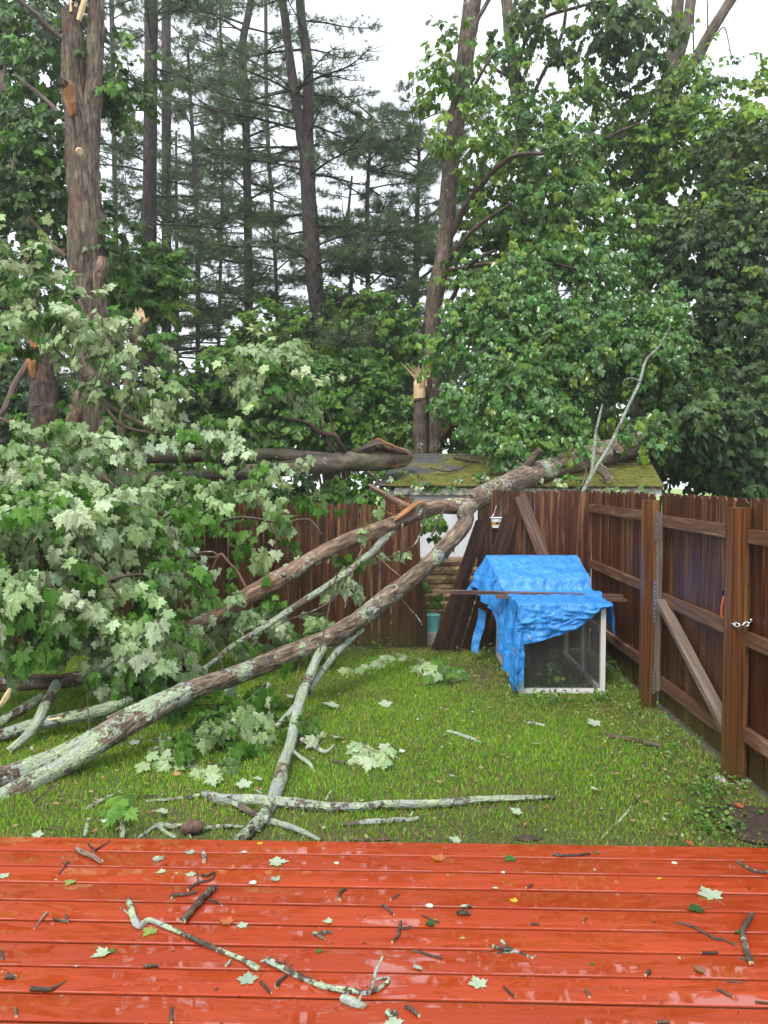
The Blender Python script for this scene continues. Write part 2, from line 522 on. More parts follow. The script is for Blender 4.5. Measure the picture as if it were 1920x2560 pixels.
def mat_tarp():
    m, nt, b, o = new_mat('blue tarpaulin')
    oc = coords(nt, 'Object')
    n = noisef(nt, coords(nt, 'Object', (1, 1, .55)), 6, 5, .55, 2.0); f = noisef(nt, oc, 30, 3, .5, 1.5)
    c = mixc(nt, ramp(nt, n, [(.3, 0.0), (.7, 1.0)]), (.026, .215, .64), (.055, .33, .80))
    c = mixc(nt, ramp(nt, noisef(nt, oc, 14, 5, .7), [(.66, 0.0), (.72, .5)]), c, (.10, .16, .24))
    nt.links.new(c, b.inputs['Base Color']); b.inputs['Roughness'].default_value = .30
    w_ = nt.nodes.new('ShaderNodeTexWave'); w_.inputs['Scale'].default_value = 2.2; w_.inputs['Distortion'].default_value = 9; w_.inputs['Detail'].default_value = 3; w_.inputs['Detail Scale'].default_value = .9
    nt.links.new(oc, w_.inputs['Vector'])
    h = nd(nt, 'ShaderNodeMath', operation='ADD'); nt.links.new(nd_scale(nt, n, .8), h.inputs[0]); nt.links.new(nd_scale(nt, f, .10), h.inputs[1])
    h2 = nd(nt, 'ShaderNodeMath', operation='ADD'); nt.links.new(h.outputs[0], h2.inputs[0]); nt.links.new(nd_scale(nt, w_.outputs['Fac'], .16), h2.inputs[1])
    bump(nt, b, h2.outputs[0], .9, .045)
    t = nt.nodes.new('ShaderNodeBsdfTranslucent'); nt.links.new(c, t.inputs[0])
    mx = nt.nodes.new('ShaderNodeMixShader'); mx.inputs[0].default_value = .15
    nt.links.new(b.outputs[0], mx.inputs[1]); nt.links.new(t.outputs[0], mx.inputs[2]); nt.links.new(mx.outputs[0], o.inputs[0])
    return m
M['tarp'] = mat_tarp()

def mat_shingle():
    m, nt, b, o = new_mat('mossy shingles')
    oc = coords(nt, 'Object')
    n = noisef(nt, oc, 2.2, 6, .65); f = noisef(nt, oc, 40, 3)
    sh = mixc(nt, f, (.040, .042, .042), (.13, .13, .125))
    sep = nt.nodes.new('ShaderNodeSeparateXYZ'); nt.links.new(oc, sep.inputs[0])
    # moss is thickest to the right and along the eave
    a = nd(nt, 'ShaderNodeMath', operation='MULTIPLY_ADD'); a.inputs[1].default_value = .14; a.inputs[2].default_value = .03
    nt.links.new(sep.outputs[0], a.inputs[0])
    z = nd(nt, 'ShaderNodeMath', operation='MULTIPLY_ADD'); z.inputs[1].default_value = -.55; z.inputs[2].default_value = 1.17
    nt.links.new(sep.outputs[2], z.inputs[0])
    s1 = nd(nt, 'ShaderNodeMath', operation='ADD'); nt.links.new(a.outputs[0], s1.inputs[0]); nt.links.new(z.outputs[0], s1.inputs[1])
    s2 = nd(nt, 'ShaderNodeMath', operation='ADD'); nt.links.new(s1.outputs[0], s2.inputs[0]); nt.links.new(n, s2.inputs[1])
    ms = ramp(nt, s2.outputs[0], [(.52, 0.0), (.66, 1.0)])
    moss = mixc(nt, ramp(nt, noisef(nt, oc, 6, 4), [(.35, 0.0), (.65, 1.0)]), (.085, .115, .012), (.17, .15, .018))
    moss = mixc(nt, ramp(nt, noisef(nt, oc, 11, 4), [(.55, 0.0), (.7, .8)]), moss, (.13, .065, .02))
    nt.links.new(mixc(nt, ms, sh, moss), b.inputs['Base Color'])
    b.inputs['Roughness'].default_value = .5
    h = nd(nt, 'ShaderNodeMath', operation='ADD'); nt.links.new(f, h.inputs[0]); nt.links.new(ms, h.inputs[1])
    bump(nt, b, h.outputs[0], .8, .02)
    return m
M['shingle'] = mat_shingle()

# ------------------------------------------------------------------ leaf shapes and foliage
def half_leaf(pts, droop=.16, fold=.12):
    """mirror one half outline into two faces that fold along the midrib"""
    k = len(pts)
    P = [(x, y, -fold * abs(x) - droop * y * y) for x, y in pts]
    Q = [(-x, y, z) for x, y, z in P[1:-1]]
    V = np.array(P + Q)
    left = [k - 1] + [k + i for i in range(k - 3, -1, -1)] + [0]
    return V, [list(range(k)), left]

_MP = [(0, 0), (.10, -.10), (.34, -.14), (.30, .04), (.37, .10), (.60, .32), (.43, .36), (.44, .52), (.20, .46), (.23, .72), (.12, .71), (0, 1.0)]
MAPLE = half_leaf(_MP, .28, .22)
MAPLES = [MAPLE, half_leaf(_MP, .6, .35), half_leaf(_MP, .1, .5)]
_MM = [(0, 0), (.38, -.08), (.36, .14), (.55, .38), (.32, .52), (.14, .80), (0, 1.0)]
MAPLE_MID = [half_leaf(_MM, .25, .2), half_leaf(_MM, .6, .3), half_leaf(_MM, .1, .5)]
LEAF_FAR = half_leaf([(0, 0), (.42, .12), (.30, .55), (0, 1.0)], .2, .2)
BLADE = half_leaf([(0, 0), (.28, .4), (0, 1.0)], .15, .15)
ROUND = half_leaf([(0, 0), (.38, .12), (.46, .5), (.28, .85), (0, .92)], .1, .12)

def palette(g, n, cols, wts, jit=.22):
    cols = np.array(cols, float)
    i = g.choice(len(cols), n, p=np.array(wts) / sum(wts))
    return cols[i] * (1 + g.uniform(-jit, jit, (n, 1))) * (1 + g.uniform(-.06, .06, (n, 3)))

PALE = [(.30, .41, .20), (.37, .47, .29), (.20, .30, .12), (.070, .18, .016)]
GREEN = [(.062, .165, .014), (.085, .21, .018), (.12, .25, .026), (.038, .10, .012)]
GLOSSY = [(.050, .155, .022), (.070, .195, .030), (.09, .225, .034), (.14, .26, .10)]
DARK = [(.028, .070, .014), (.038, .09, .016), (.06, .125, .02)]
OLIVE = [(.105, .21, .014), (.150, .265, .020), (.19, .30, .024), (.06, .13, .012)]
LIME = [(.13, .25, .03), (.17, .30, .04), (.08, .18, .025)]

def foliage(mb, blobs, size, cols, wts, tpl, seed, per=14, twig=.34, droop=.55, shell=.55, face=.35, spin=.33, tw=1.0, wood=(.05, .035, .025), mat=0, jit=.22):
    """blobs: (x, y, half width, half height in photo pixels, metres ahead, half depth in m, number of sprays)"""
    g = rng(seed)
    for (x, y, rx, ry, Y, rd, n) in blobs:
        c = at(x, y, Y)
        R = np.array([pxm(rx, Y), rd, pxm(ry, Y)])
        d = g.normal(0, 1, (n, 3)); d /= np.linalg.norm(d, axis=1)[:, None]
        r = g.uniform(0, 1, n) ** (1 / 3.0) * shell + (1 - shell) * np.sqrt(g.uniform(.2, 1, n))
        # lumps: push the surface in and out so the outline is uneven
        lump = np.array([noise.noise(Vector(tuple(q * 2.3 + seed))) for q in d])
        r = r * (1 + .35 * lump)
        p = c + d * R * r[:, None]
        o = d * np.array([1, 1, .5]) + g.normal(0, .55, (n, 3)); o[:, 2] -= droop * .5
        o /= np.linalg.norm(o, axis=1)[:, None]
        L = twig * g.uniform(.6, 1.4, n)
        base = palette(g, n, cols, wts, jit)
        # thin twigs, three-sided
        q = p + o * L[:, None]
        w = (.0035 + .004 * g.random(n)) * tw
        side = np.cross(o, [0, 0, 1.0]); side /= np.linalg.norm(side, axis=1)[:, None] + 1e-6
        upv = np.cross(side, o)
        ring = [side, -side * .5 + upv * .87, -side * .5 - upv * .87]
        V = np.stack([p + a * w[:, None] for a in ring] + [q + a * w[:, None] * .4 for a in ring], 1)
        f = np.array([0, 1, 4, 3, 1, 2, 5, 4, 2, 0, 3, 5])
        mb.add(V.reshape(-1, 3), (np.arange(n)[:, None] * 6 + f).reshape(-1), np.full(n * 3, 4), mat=mat, col=wood)
        k = n * per
        ti = np.repeat(np.arange(n), per)
        t = g.uniform(.05, 1.05, k)
        sg = g.choice([-1, 1], k)
        P = p[ti] + o[ti] * (L[ti] * t)[:, None] + side[ti] * (sg * size * g.uniform(.05, .5, k))[:, None] + g.normal(0, size * .22, (k, 3))
        T = o[ti] * .55 + side[ti] * (sg * g.uniform(.1, .9, k))[:, None] + g.normal(0, .25, (k, 3)); T[:, 2] -= droop * g.uniform(.4, 1.4, k)
        N = np.array([0, -face, .75]) + d[ti] * .35 + g.normal(0, spin, (k, 3))
        S = size * g.uniform(.5, 1.3, k)
        C = base[ti] * (1 + g.uniform(-.18, .18, (k, 1)))
        if isinstance(tpl, list):
            w_ = g.integers(0, len(tpl), k)
            for q_ in range(len(tpl)):
                a_ = w_ == q_
                mb.leaves(P[a_], N[a_], T[a_], S[a_], C[a_], tpl[q_], mat=mat)
        else:
            mb.leaves(P, N, T, S, C, tpl, mat=mat)

def px_path(pts):
    """(x, y, metres ahead, width in photo pixels) -> points and radii"""
    return [at(x, y, Y) for x, y, Y, w in pts], [pxm(w, Y) / 2 for x, y, Y, w in pts]

def limb(mb, pts, sides=10, **kw):
    P, R = px_path(pts)
    return mb.tube(P, R, sides=sides, **kw)

def splinters(mb, p, direction, n, length, spread, w, seed, mat=0):
    """a torn end: thin tapering shards of wood"""
    g = rng(seed)
    d = np.asarray(direction, float); d /= np.linalg.norm(d)
    a = np.cross(d, [0.3, 1, .2]); a /= np.linalg.norm(a); b = np.cross(d, a)
    for i in range(n):
        th, rr = g.uniform(0, 6.28), spread * math.sqrt(g.random())
        o = np.asarray(p) + (a * math.cos(th) + b * math.sin(th)) * rr
        L = length * g.uniform(.35, 1.0)
        e = o + d * L + (a * math.cos(th) + b * math.sin(th)) * L * g.uniform(-.1, .3)
        mb.tube([o - d * length * .3, o + d * L * .4, e], [w * g.uniform(.6, 1.2), w * .7, w * .08], sides=4, mat=mat, smooth=False, sub=1, seed=i, flat=.5)
# ================================================================== ground
def gz(x, y):
    return 0.0

mb = MB()
n = 60
xs = np.concatenate([[-120, -40], np.linspace(-14, 14, n), [40, 120]])
ys = np.concatenate([[-30, -10], np.linspace(0, 30, n), [45, 70, 130]])
V = np.array([[(x, y, 0.0) for x in xs] for y in ys]).reshape(-1, 3)
nx = len(xs)
F = [[j * nx + i, j * nx + i + 1, (j + 1) * nx + i + 1, (j + 1) * nx + i] for j in range(len(ys) - 1) for i in range(nx - 1)]
mb.faces(V, F, smooth=True)
tag(mb.build('ground', M['ground']), kind='structure')

# dark soil in the near right corner, a thin sheet of its own
mb = MB()
g = rng(5)
c0 = on(1895, 2062)
pts = []
for k in range(22):
    a = k / 22 * 6.283
    r = 1 + .25 * math.sin(3 * a + 1) + g.uniform(-.1, .1)
    pts.append((c0[0] + .1 + .42 * r * math.cos(a), c0[1] + .22 * r * math.sin(a), .012 + .012 * g.random()))
V = [(c0[0] + .1, c0[1], .035)] + pts
mb.faces(V, [[0, 1 + k, 1 + (k + 1) % 22] for k in range(22)], smooth=True)
tag(mb.build('soil_bed', M['soil']), kind='structure')
mb = MB()
c0 = on(1320, 2098)
V = [(c0[0], c0[1], .028)] + [(c0[0] + .07 * math.cos(k / 14 * 6.28) * g.uniform(.7, 1.3), c0[1] + .04 * math.sin(k / 14 * 6.28) * g.uniform(.7, 1.3), .008) for k in range(14)]
mb.faces(V, [[0, 1 + k, 1 + (k + 1) % 14] for k in range(14)], smooth=True)
tag(mb.build('soil_patch', M['soil']), kind='structure')

# ------------------------------------------------------------------ lawn grass
def patchy(x, y):
    return .5 + .5 * noise.noise(Vector((x * .8, y * .8, 3.1))) + .3 * noise.noise(Vector((x * 2.6, y * 2.6, 7.7)))

def grass():
    g = rng(11)
    N = 330000
    X = g.uniform(-5.6, 2.42, N); Y = g.uniform(3.45, 9.15, N)
    gx, gy = 120, 90
    grid = np.array([[patchy(-5.6 + 8.1 * i / gx, 3.5 + 5.8 * j / gy) for i in range(gx + 1)] for j in range(gy + 1)])
    pv = grid[(np.clip((Y - 3.4) / 5.9, 0, .999) * gy).astype(int), ((X + 5.6) / 8.1 * gx).astype(int)]
    # worn strips: along the back fence, round the hutch, along the deck edge, by the side fence
    worn = np.clip((Y - 8.55) / .5, 0, 1) + np.clip((4.45 - Y) / .35, 0, 1) * .75 + np.clip(1 - np.hypot((X - 1.0) / .5, (Y - 8.0) / 1.0), 0, 1) * 1.2
    worn += np.clip((X - 1.75) / .6, 0, 1) * .5
    worn += np.clip(1 - np.hypot(X + 1.2, Y - 4.35) / .7, 0, 1) * .6
    dens = np.clip(1.05 - .68 * worn * (.6 + .8 * (1 - pv)), .08, 1)
    keep = g.random(N) < dens
    inside = (X > 1.26) & (X < 2.05) & (Y > 7.25) & (Y < 8.6)
    keep &= ~inside | (g.random(N) < .25)
    X, Y, pv, worn = X[keep], Y[keep], pv[keep], worn[keep]
    n = len(X)
    h = g.uniform(.016, .040, n) * (1 - .3 * np.clip(worn, 0, 1)) * (.75 + .5 * pv)
    a = g.uniform(0, 6.283, n); lean = g.uniform(.1, .9, n) * h
    w = g.uniform(.0015, .0030, n)
    dx, dy = np.cos(a), np.sin(a); b = g.uniform(0, 6.283, n)
    lx, ly = np.cos(b) * lean, np.sin(b) * lean
    Z = np.zeros(n)
    V = np.stack([np.stack([X - dx * w, Y - dy * w, Z], 1), np.stack([X + dx * w, Y + dy * w, Z], 1),
                  np.stack([X + lx * .4 - dx * w * .8, Y + ly * .4 - dy * w * .8, h * .6], 1), np.stack([X + lx * .4 + dx * w * .8, Y + ly * .4 + dy * w * .8, h * .6], 1),
                  np.stack([X + lx, Y + ly, h], 1)], 1)
    f = np.array([0, 1, 3, 2, 2, 3, 4])
    green = np.array([.205, .42, .018]); yel = np.array([.31, .46, .030]); straw = np.array([.40, .29, .12]); deep = np.array([.115, .27, .015])
    t = g.random(n)
    C = np.where((t < .5)[:, None], green, np.where((t < .75)[:, None], yel, deep))
    st = g.random(n) < (.09 + .38 * np.clip(worn, 0, 1.2) + .12 * (pv < .35))
    C = np.where(st[:, None], straw, C) * g.uniform(.75, 1.25, (n, 1))
    C = C * (.8 + .4 * pv)[:, None]
    m = MB()
    m.add(V.reshape(-1, 3), (np.arange(n)[:, None] * 5 + f).reshape(-1), np.tile([4, 3], n), col=np.repeat(C, 5, 0))
    tag(m.build('lawn_grass', M['grass']), kind='stuff')
grass()

def litter():
    """small broken bits of leaf, bark and seed over the lawn and under the fence"""
    g = rng(12)
    n = 5200
    X = g.uniform(-4.5, 2.4, n); Y = 4.0 + 5.1 * g.random(n) ** .8
    near = g.random(n) < .35
    Y = np.where(near & (X > -.6), g.normal(8.75, .25, n), Y)
    X = np.where(g.random(n) < .22, g.normal(2.0, .3, n), X)
    ok = (X < 2.4) & (Y < 9.15)
    X, Y = X[ok], Y[ok]; n = len(X)
    P = np.column_stack([X, Y, g.uniform(.015, .045, n)])
    N = np.column_stack([g.normal(0, .35, n), g.normal(-.1, .35, n), np.ones(n)])
    T = g.normal(0, 1, (n, 3)); T[:, 2] *= .25
    C = palette(g, n, [(.30, .22, .10), (.20, .11, .05), (.32, .38, .25), (.12, .20, .04), (.35, .17, .07)], [5, 4, 3, 5, 1.2])
    m = MB()
    m.leaves(P, N, T, g.uniform(.012, .045, n), C, BLADE)
    tag(m.build('leaf_litter', M['leaf_pale']), kind='stuff')
litter()

def ground_cover():
    """round-leaved clover and violets along the side fence, by the hutch and in the near right corner"""
    g = rng(14)
    P, S, C = [], [], []
    for (x, y, rx, ry, n) in ((1765, 1985, 50, 45, 110), (1790, 2060, 75, 50, 200), (1560, 1700, 60, 60, 130), (1700, 1800, 90, 60, 110), (1600, 1770, 90, 40, 120),
                              (1440, 1700, 80, 22, 90), (1690, 1890, 110, 70, 120), (1520, 1640, 70, 50, 90), (1820, 1965, 60, 40, 90), (1400, 1765, 120, 18, 90)):
        for k in range(n):
            q = on(x + g.normal(0, rx * .55), y + g.normal(0, ry * .55))
            if q[0] > 2.42: continue
            P.append((q[0], q[1], g.uniform(.03, .085))); S.append(g.uniform(.014, .034)); C.append(palette(g, 1, [(.09, .19, .03), (.15, .27, .045), (.06, .14, .02)], [3, 2, 2])[0])
    n = len(P)
    m = MB()
    N = np.column_stack([g.normal(0, .35, n), g.normal(-.35, .3, n), np.ones(n)])
    T = g.normal(0, 1, (n, 3)); T[:, 2] *= .2
    m.leaves(P, N, T, S, C, ROUND)
    tag(m.build('ground_cover', M['leaf']), kind='stuff')
ground_cover()

def gravel():
    g = rng(15)
    m = MB()
    for k in range(150):
        q = on(1832 + g.normal(0, 26), 1948 + g.normal(0, 9))
        r = g.uniform(.007, .016)
        V = np.array([(1, 0, 0), (-1, 0, 0), (0, 1, 0), (0, -1, 0), (0, 0, 1), (0, 0, -1)]) * r * g.uniform(.7, 1.3, (6, 3)) + (q[0], q[1], r * .6)
        m.faces(V, [(0, 2, 4), (2, 1, 4), (1, 3, 4), (3, 0, 4), (2, 0, 5), (1, 2, 5), (3, 1, 5), (0, 3, 5)], col=np.full(3, g.uniform(.6, 1.3)))
    tag(m.build('gravel', M['gravel']), kind='stuff')
gravel()

# ================================================================== deck
DH = .27
DYAW = -.031                                   # the deck's boards run a little towards us on the right
dk = thing('wooden_deck', 'wet red painted wooden deck strewn with twigs and leaves', 'deck', (0, 3.68, 0))
mb = MB()
dx_, dy_ = np.array([math.cos(DYAW), math.sin(DYAW), 0]), np.array([-math.sin(DYAW), math.cos(DYAW), 0])
g = rng(21)
BW, GAP = .1315, .0112
PROF = [(-1, 0), (-1, -.006), (-.985, -.0015), (-.9, .0002), (0, .0010), (.9, .0002), (.985, -.0015), (1, -.006), (1, 0)]
for k in range(30):
    y1 = 3.69 - k * (BW + GAP) - BW / 2
    tilt = g.uniform(-.0012, .0012)
    V, F, U = [], [], []
    xs = np.linspace(-6.5, 6.5, 40)
    prof = [(-BW / 2, DH - .036)] + [(p * BW / 2, DH + q + tilt * p) for p, q in PROF[1:-1]] + [(BW / 2, DH - .036)]
    for i, x in enumerate(xs):
        wob = .0012 * math.sin(x * 1.3 + k)
        for (p, z) in prof:
            V.append(np.array([0, 3.69, 0]) + dx_ * x + dy_ * (y1 - 3.69 + p + wob) + np.array([0, 0, z]))
            U.append((p, x))
    m_ = len(prof)
    for i in range(len(xs) - 1):
        for j in range(m_ - 1):
            F.append([i * m_ + j, (i + 1) * m_ + j, (i + 1) * m_ + j + 1, i * m_ + j + 1])
    mb.faces(V, F, smooth=False, mat=np.tile([1] + [0] * (m_ - 3) + [1], len(xs) - 1), col=np.full(3, g.uniform(.9, 1.08)), uv=U)  # board sides take the dark material: shade of the gaps put in as colour
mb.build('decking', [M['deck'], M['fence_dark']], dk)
for k in range(8):
    mb = MB()
    x = -5.6 + 1.6 * k
    p = np.array([0, 3.69, 0]) + dx_ * x
    mb.obox(p + dy_ * (-2.2) + (0, 0, .145), dx_ * .019, dy_ * 2.12, (0, 0, .088))
    mb.build('joist', M['fence_dark'], dk)
mb = MB()
p = np.array([0, 3.69, 0]) + dy_ * -.045
mb.obox(p + (0, 0, .13), dx_ * 6.5, dy_ * .019, (0, 0, .098))
mb.build('rim_board', M['fence_dark'], dk)

# ================================================================== fences
def picket(mb, base, ax, h, w, th, seed, nrm, tilt=0.0, ear=.028, tone=1.0):
    g = random.Random(seed)
    a = np.asarray(ax, float); up = np.array([0, 0, 1.0]) + a * tilt
    P = [(-w / 2, 0), (w / 2, 0), (w / 2, h - ear), (w / 2 - ear, h), (-w / 2 + ear, h), (-w / 2, h - ear)]
    c = tone * g.uniform(.72, 1.25)
    mb.prism(P, base, a, up, np.asarray(nrm, float) * th, col=(c, c * g.uniform(.93, 1.05), c * g.uniform(.9, 1.05)), seed=seed)

def run(mb, p0, p1, h0, h1, nrm, seed, w=.138, gap=.004, jit=.012, lean=0.0, z0=.02, tone=1.0):
    p0, p1 = np.asarray(p0, float), np.asarray(p1, float)
    L = np.linalg.norm(p1 - p0); ax = (p1 - p0) / L
    g = random.Random(seed)
    n = max(1, int(round(L / (w + gap))))
    for i in range(n):
        t = (i + .5) / n
        q = p0 + (p1 - p0) * t + np.array([0, 0, z0]) + np.asarray(nrm) * g.uniform(-.003, .006)
        picket(mb, q, ax, h0 + (h1 - h0) * t + g.uniform(-jit, jit) - z0, w * g.uniform(.97, 1.0), .017, seed * 100 + i, nrm, lean + g.uniform(-.004, .004), tone=tone)

BY = 9.24
def X_at(px, Y): return (px - 960) / FPX * Y

# --- back fence, left stretch
f = thing('wooden_fence', 'brown picket fence at the back of the lawn, left stretch half hidden by fallen leaves', 'fence', (X_at(500, BY), BY, 0), 'stretches of the yard fence')
mb = MB(); run(mb, (-5.6, BY + .02, 0), (X_at(928, BY), BY, 0), 1.80, 1.725, (0, 1, 0), 31)
mb.build('pickets', M['fence'], f)
for z in (.35, 1.0, 1.5):
    mb = MB(); mb.beam((-5.6, BY + .05, z), (X_at(925, BY), BY + .04, z), .04, .085); mb.build('rail', M['rail'], f)
mb = MB(); mb.box(X_at(931, BY), X_at(945, BY), BY + .02, BY + .10, 0, 1.70, seed=3); mb.build('fence_post', M['fence'], f)

# --- back fence, short damaged stretch beside the gap
f = thing('wooden_fence', 'short stretch of brown fence left of the broken gap under the fallen limbs', 'fence', (X_at(1005, BY), BY, 0), 'stretches of the yard fence')
mb = MB()
for i, (px, hh, tl) in enumerate(((963, 1.80, .012), (991, 1.81, .004), (1018, 1.79, -.008), (1044, 1.72, -.03))):
    picket(mb, (X_at(px, BY), BY - .02 - .01 * i, .02), (1, .05, 0), hh, .128, .017, 4100 + i, (0, 1, 0), tl)
mb.build('pickets', M['fence'], f)
mb = MB()
P = [(-.07, 0), (.055, 0), (.06, .25), (.045, .55), (-.01, .80), (-.07, .88)]
mb.prism(P, (X_at(1056, BY), BY - .065, .02), (1, 0, 0), (0, 0, 1), (0, .017, 0), col=(.55, .6, .5), seed=77)
mb.build('broken_picket', M['fence'], f)['label'] = 'picket snapped off at half height'
for z in (.35, 1.45):
    mb = MB(); mb.beam((X_at(950, BY), BY + .045, z), (X_at(1052, BY), BY + .03, z), .04, .085); mb.build('rail', M['rail'], f)

# --- back fence, right stretch up to the corner
f = thing('wooden_fence', 'dark brown back fence behind the blue tarp, from the gap to the corner', 'fence', (X_at(1330, 9.15), 9.15, 0), 'stretches of the yard fence')
mb = MB(); run(mb, (X_at(1192, 9.2), 9.2, 0), (X_at(1477, 9.05), 9.05, 0), 1.88, 1.885, (0, 1, 0), 33, lean=.012, gap=.0015)
mb.build('pickets', M['fence'], f)
for z in (.35, 1.0, 1.55):
    mb = MB(); mb.beam((X_at(1196, 9.2), 9.245, z), (X_at(1468, 9.05), 9.095, z), .04, .085); mb.build('rail', M['rail'], f)

# --- side fence: three stretches along X = 2.42
SX = 2.43
def side_rails(f, y0, y1, zs):
    for z in zs:
        mb = MB(); mb.beam((SX - .022, y0, z), (SX - .022, y1, z), .04, .09, seed=int(z * 100)); mb.build('rail', M['rail'], f)
f = thing('wooden_fence', 'brown side fence right of the hutch, from the corner to the inner gate post', 'fence', (SX, 8, 0), 'stretches of the yard fence')
mb = MB(); run(mb, (SX, 9.02, 0), (SX, 6.93, 0), 1.89, 1.90, (1, 0, 0), 34, z0=.03)
mb.build('pickets', M['fence'], f)
side_rails(f, 9.0, 6.86, (.34, 1.04, 1.69))
mb = MB(); mb.box(2.29, 2.41, 6.74, 6.86, 0, 1.845, seed=9); mb.build('fence_post', M['post'], f)

f = thing('wooden_fence', 'brown side fence right of the chained post, at the right picture edge', 'fence', (SX, 4.4, 0), 'stretches of the yard fence')
mb = MB(); run(mb, (SX + .015, 5.18, 0), (SX + .015, 2.6, 0), 1.90, 1.90, (1, 0, 0), 35, z0=.03)
mb.build('pickets', M['fence'], f)
side_rails(f, 5.06, 2.6, (.34, .98, 1.66))
mb = MB(); mb.box(2.305, 2.425, 5.08, 5.2, 0, 1.845, seed=12); mb.build('fence_post', M['post'], f)

# --- gate
f = thing('wooden_gate', 'brown picket gate with diagonal brace between the two square posts', 'gate', (SX, 6, 0))
mb = MB(); run(mb, (SX + .004, 6.76, 0), (SX + .004, 5.20, 0), 1.90, 1.905, (1, 0, 0), 36, z0=.05)
mb.build('pickets', M['fence'], f)
for z in (.27, 1.0, 1.67):
    mb = MB(); mb.beam((SX - .022, 6.72, z), (SX - .022, 5.21, z), .04, .095, seed=int(z * 90)); mb.build('rail', M['rail'], f)
mb = MB()
mb.beam((SX - .0645, 6.62, .20), (SX - .0645, 6.62, 1.74), .042, .05, up=(0, 1, 0))
o_ = mb.build('stile', M['grey_wood'], f); o_['label'] = 'grey weathered hinge stile'
mb = MB(); mb.beam((SX - .066, 6.54, .99), (SX - .066, 5.235, .31), .045, .086, up=(1, 0, 0)); mb.build('brace', M['grey_wood'], f)
for z0, z1 in ((1.50, 1.75), (.80, 1.14), (.18, .36)):
    mb = MB()
    xx = SX - .0905
    for y in (6.598, 6.652):
        mb.beam((xx, y, z0), (xx, y, z1), .012, .004, up=(1, 0, 0))
    nz = int((z1 - z0) / .034)
    for i in range(nz + 1):
        z = z0 + (z1 - z0) * i / nz
        mb.box(xx - .0035, xx + .0015, 6.601, 6.649, z - .007, z + .007)
    mb.build('hinge_strap', M['galv'], o_)

# --- chain round the gate post, iron ring and orange cord
ch = thing('chain', 'bright zinc chain hung around the gate post', 'chain', (2.36, 5.14, 1.05))
pts = [at(1812, 1541, 5.30), at(1822, 1552, 5.16), at(1842, 1562, 5.05), at(1862, 1562, 5.05), at(1876, 1552, 5.06), at(1880, 1546, 5.12)]
Pp = MB().tube(pts, .01, sub=8)
ln = np.concatenate([[0], np.cumsum(np.linalg.norm(np.diff(Pp, axis=0), axis=1))])
step = .034
for i in range(int(ln[-1] / step)):
    s_ = (i + .5) * step
    c = np.array([np.interp(s_, ln, Pp[:, k]) for k in range(3)])
    d = np.array([np.interp(s_ + .01, ln, Pp[:, k]) - np.interp(s_ - .01, ln, Pp[:, k]) for k in range(3)]); d /= np.linalg.norm(d)
    side = np.cross(d, (0, 0, 1)); side /= np.linalg.norm(side)
    if i % 2: side = np.cross(d, side)
    ring = []
    for k in range(15):
        a = k / 14 * 6.283
        ring.append(c + d * (.024 * math.cos(a)) + side * (.0125 * math.sin(a)))
    mb = MB(); mb.tube(ring, .0042, sides=6, sub=2); mb.build('chain_link', M['chain'], ch)
lt = thing('gate_latch', 'black iron ring latch on the gate beside the chained post', 'latch', (2.39, 5.33, 1.15))
c = at(1813, 1487, 5.30)
mb = MB(); mb.tube([c + (0, .035 * math.cos(a), .035 * math.sin(a)) for a in np.linspace(0, 6.283, 13)], .006, sides=6, sub=2); mb.build('ring', M['black'], lt)
mb = MB(); mb.obox(c + (.012, .03, .0), (.004, 0, 0), (0, .045, 0), (0, 0, .015)); mb.build('plate', M['black'], lt)
mb = MB(); mb.tube([at(1811, 1490, 5.28), at(1805, 1510, 5.27), at(1803, 1535, 5.27), at(1807, 1545, 5.27), at(1815, 1533, 5.26), at(1817, 1518, 5.26)], .0055, sides=6)
tag(mb.build('cord_loop', M['cord']), 'orange cord loop hanging from the gate latch', 'cord')

# ================================================================== things at the broken gap
for i, (x0, y0, x1, y1, w, Y, lab) in enumerate((
        (1097, 1618, 1207, 1299, 33, 8.98, 'leaning dark picket board nearest the broken gap, with a dog-eared top'),
        (1172, 1622, 1270, 1303, 36, 9.02, 'leaning dark board just right of the hanging pail, its lit edge showing'),
        (1205, 1610, 1277, 1283, 34, 9.07, 'leaning board with the highest top behind the hanging pail'),
        (1132, 1622, 1182, 1455, 34, 8.94, 'short dark board leaning low behind the blue tarp'))):
    p0, p1 = at(x0, y0, Y), at(x1, y1, Y + .06)
    p0 = p0 + (p1 - p0) * ((.015 - p0[2]) / (p1 - p0)[2])
    L = np.linalg.norm(p1 - p0); up = (p1 - p0) / L
    ax = np.cross(up, (0, 1, 0)); ax /= np.linalg.norm(ax)
    w = pxm(w, Y)
    mb = MB()
    mb.prism([(-w / 2, 0), (w / 2, 0), (w / 2, L - .04), (w / 2 - .04, L), (-w / 2 + .04, L), (-w / 2, L - .04)], p0, ax, up, np.array([0, -.018, 0]), col=np.full(3, (.9, .8, 1.1, .6)[i]), seed=i)
    tag(mb.build('fence_board', M['fence_dark']), lab, 'board', 'boards leaning at the broken gap')
p0, p1 = at(1362, 1400, 8.93), at(1299, 1236, 9.02)
mb = MB(); up = (p1 - p0); L = np.linalg.norm(up); up /= L; ax = np.cross(up, (0, 1, 0)); ax /= np.linalg.norm(ax)
p0 = p0 - up * .75
mb.prism([(-.07, 0), (.07, 0), (.07, L + .75 - .02), (-.07, L + .75)], p0, ax, up, (0, -.03, 0), seed=8)
tag(mb.build('loose_plank', M['plank']), 'lighter brown plank leaning back against the fence above the tarp', 'plank')

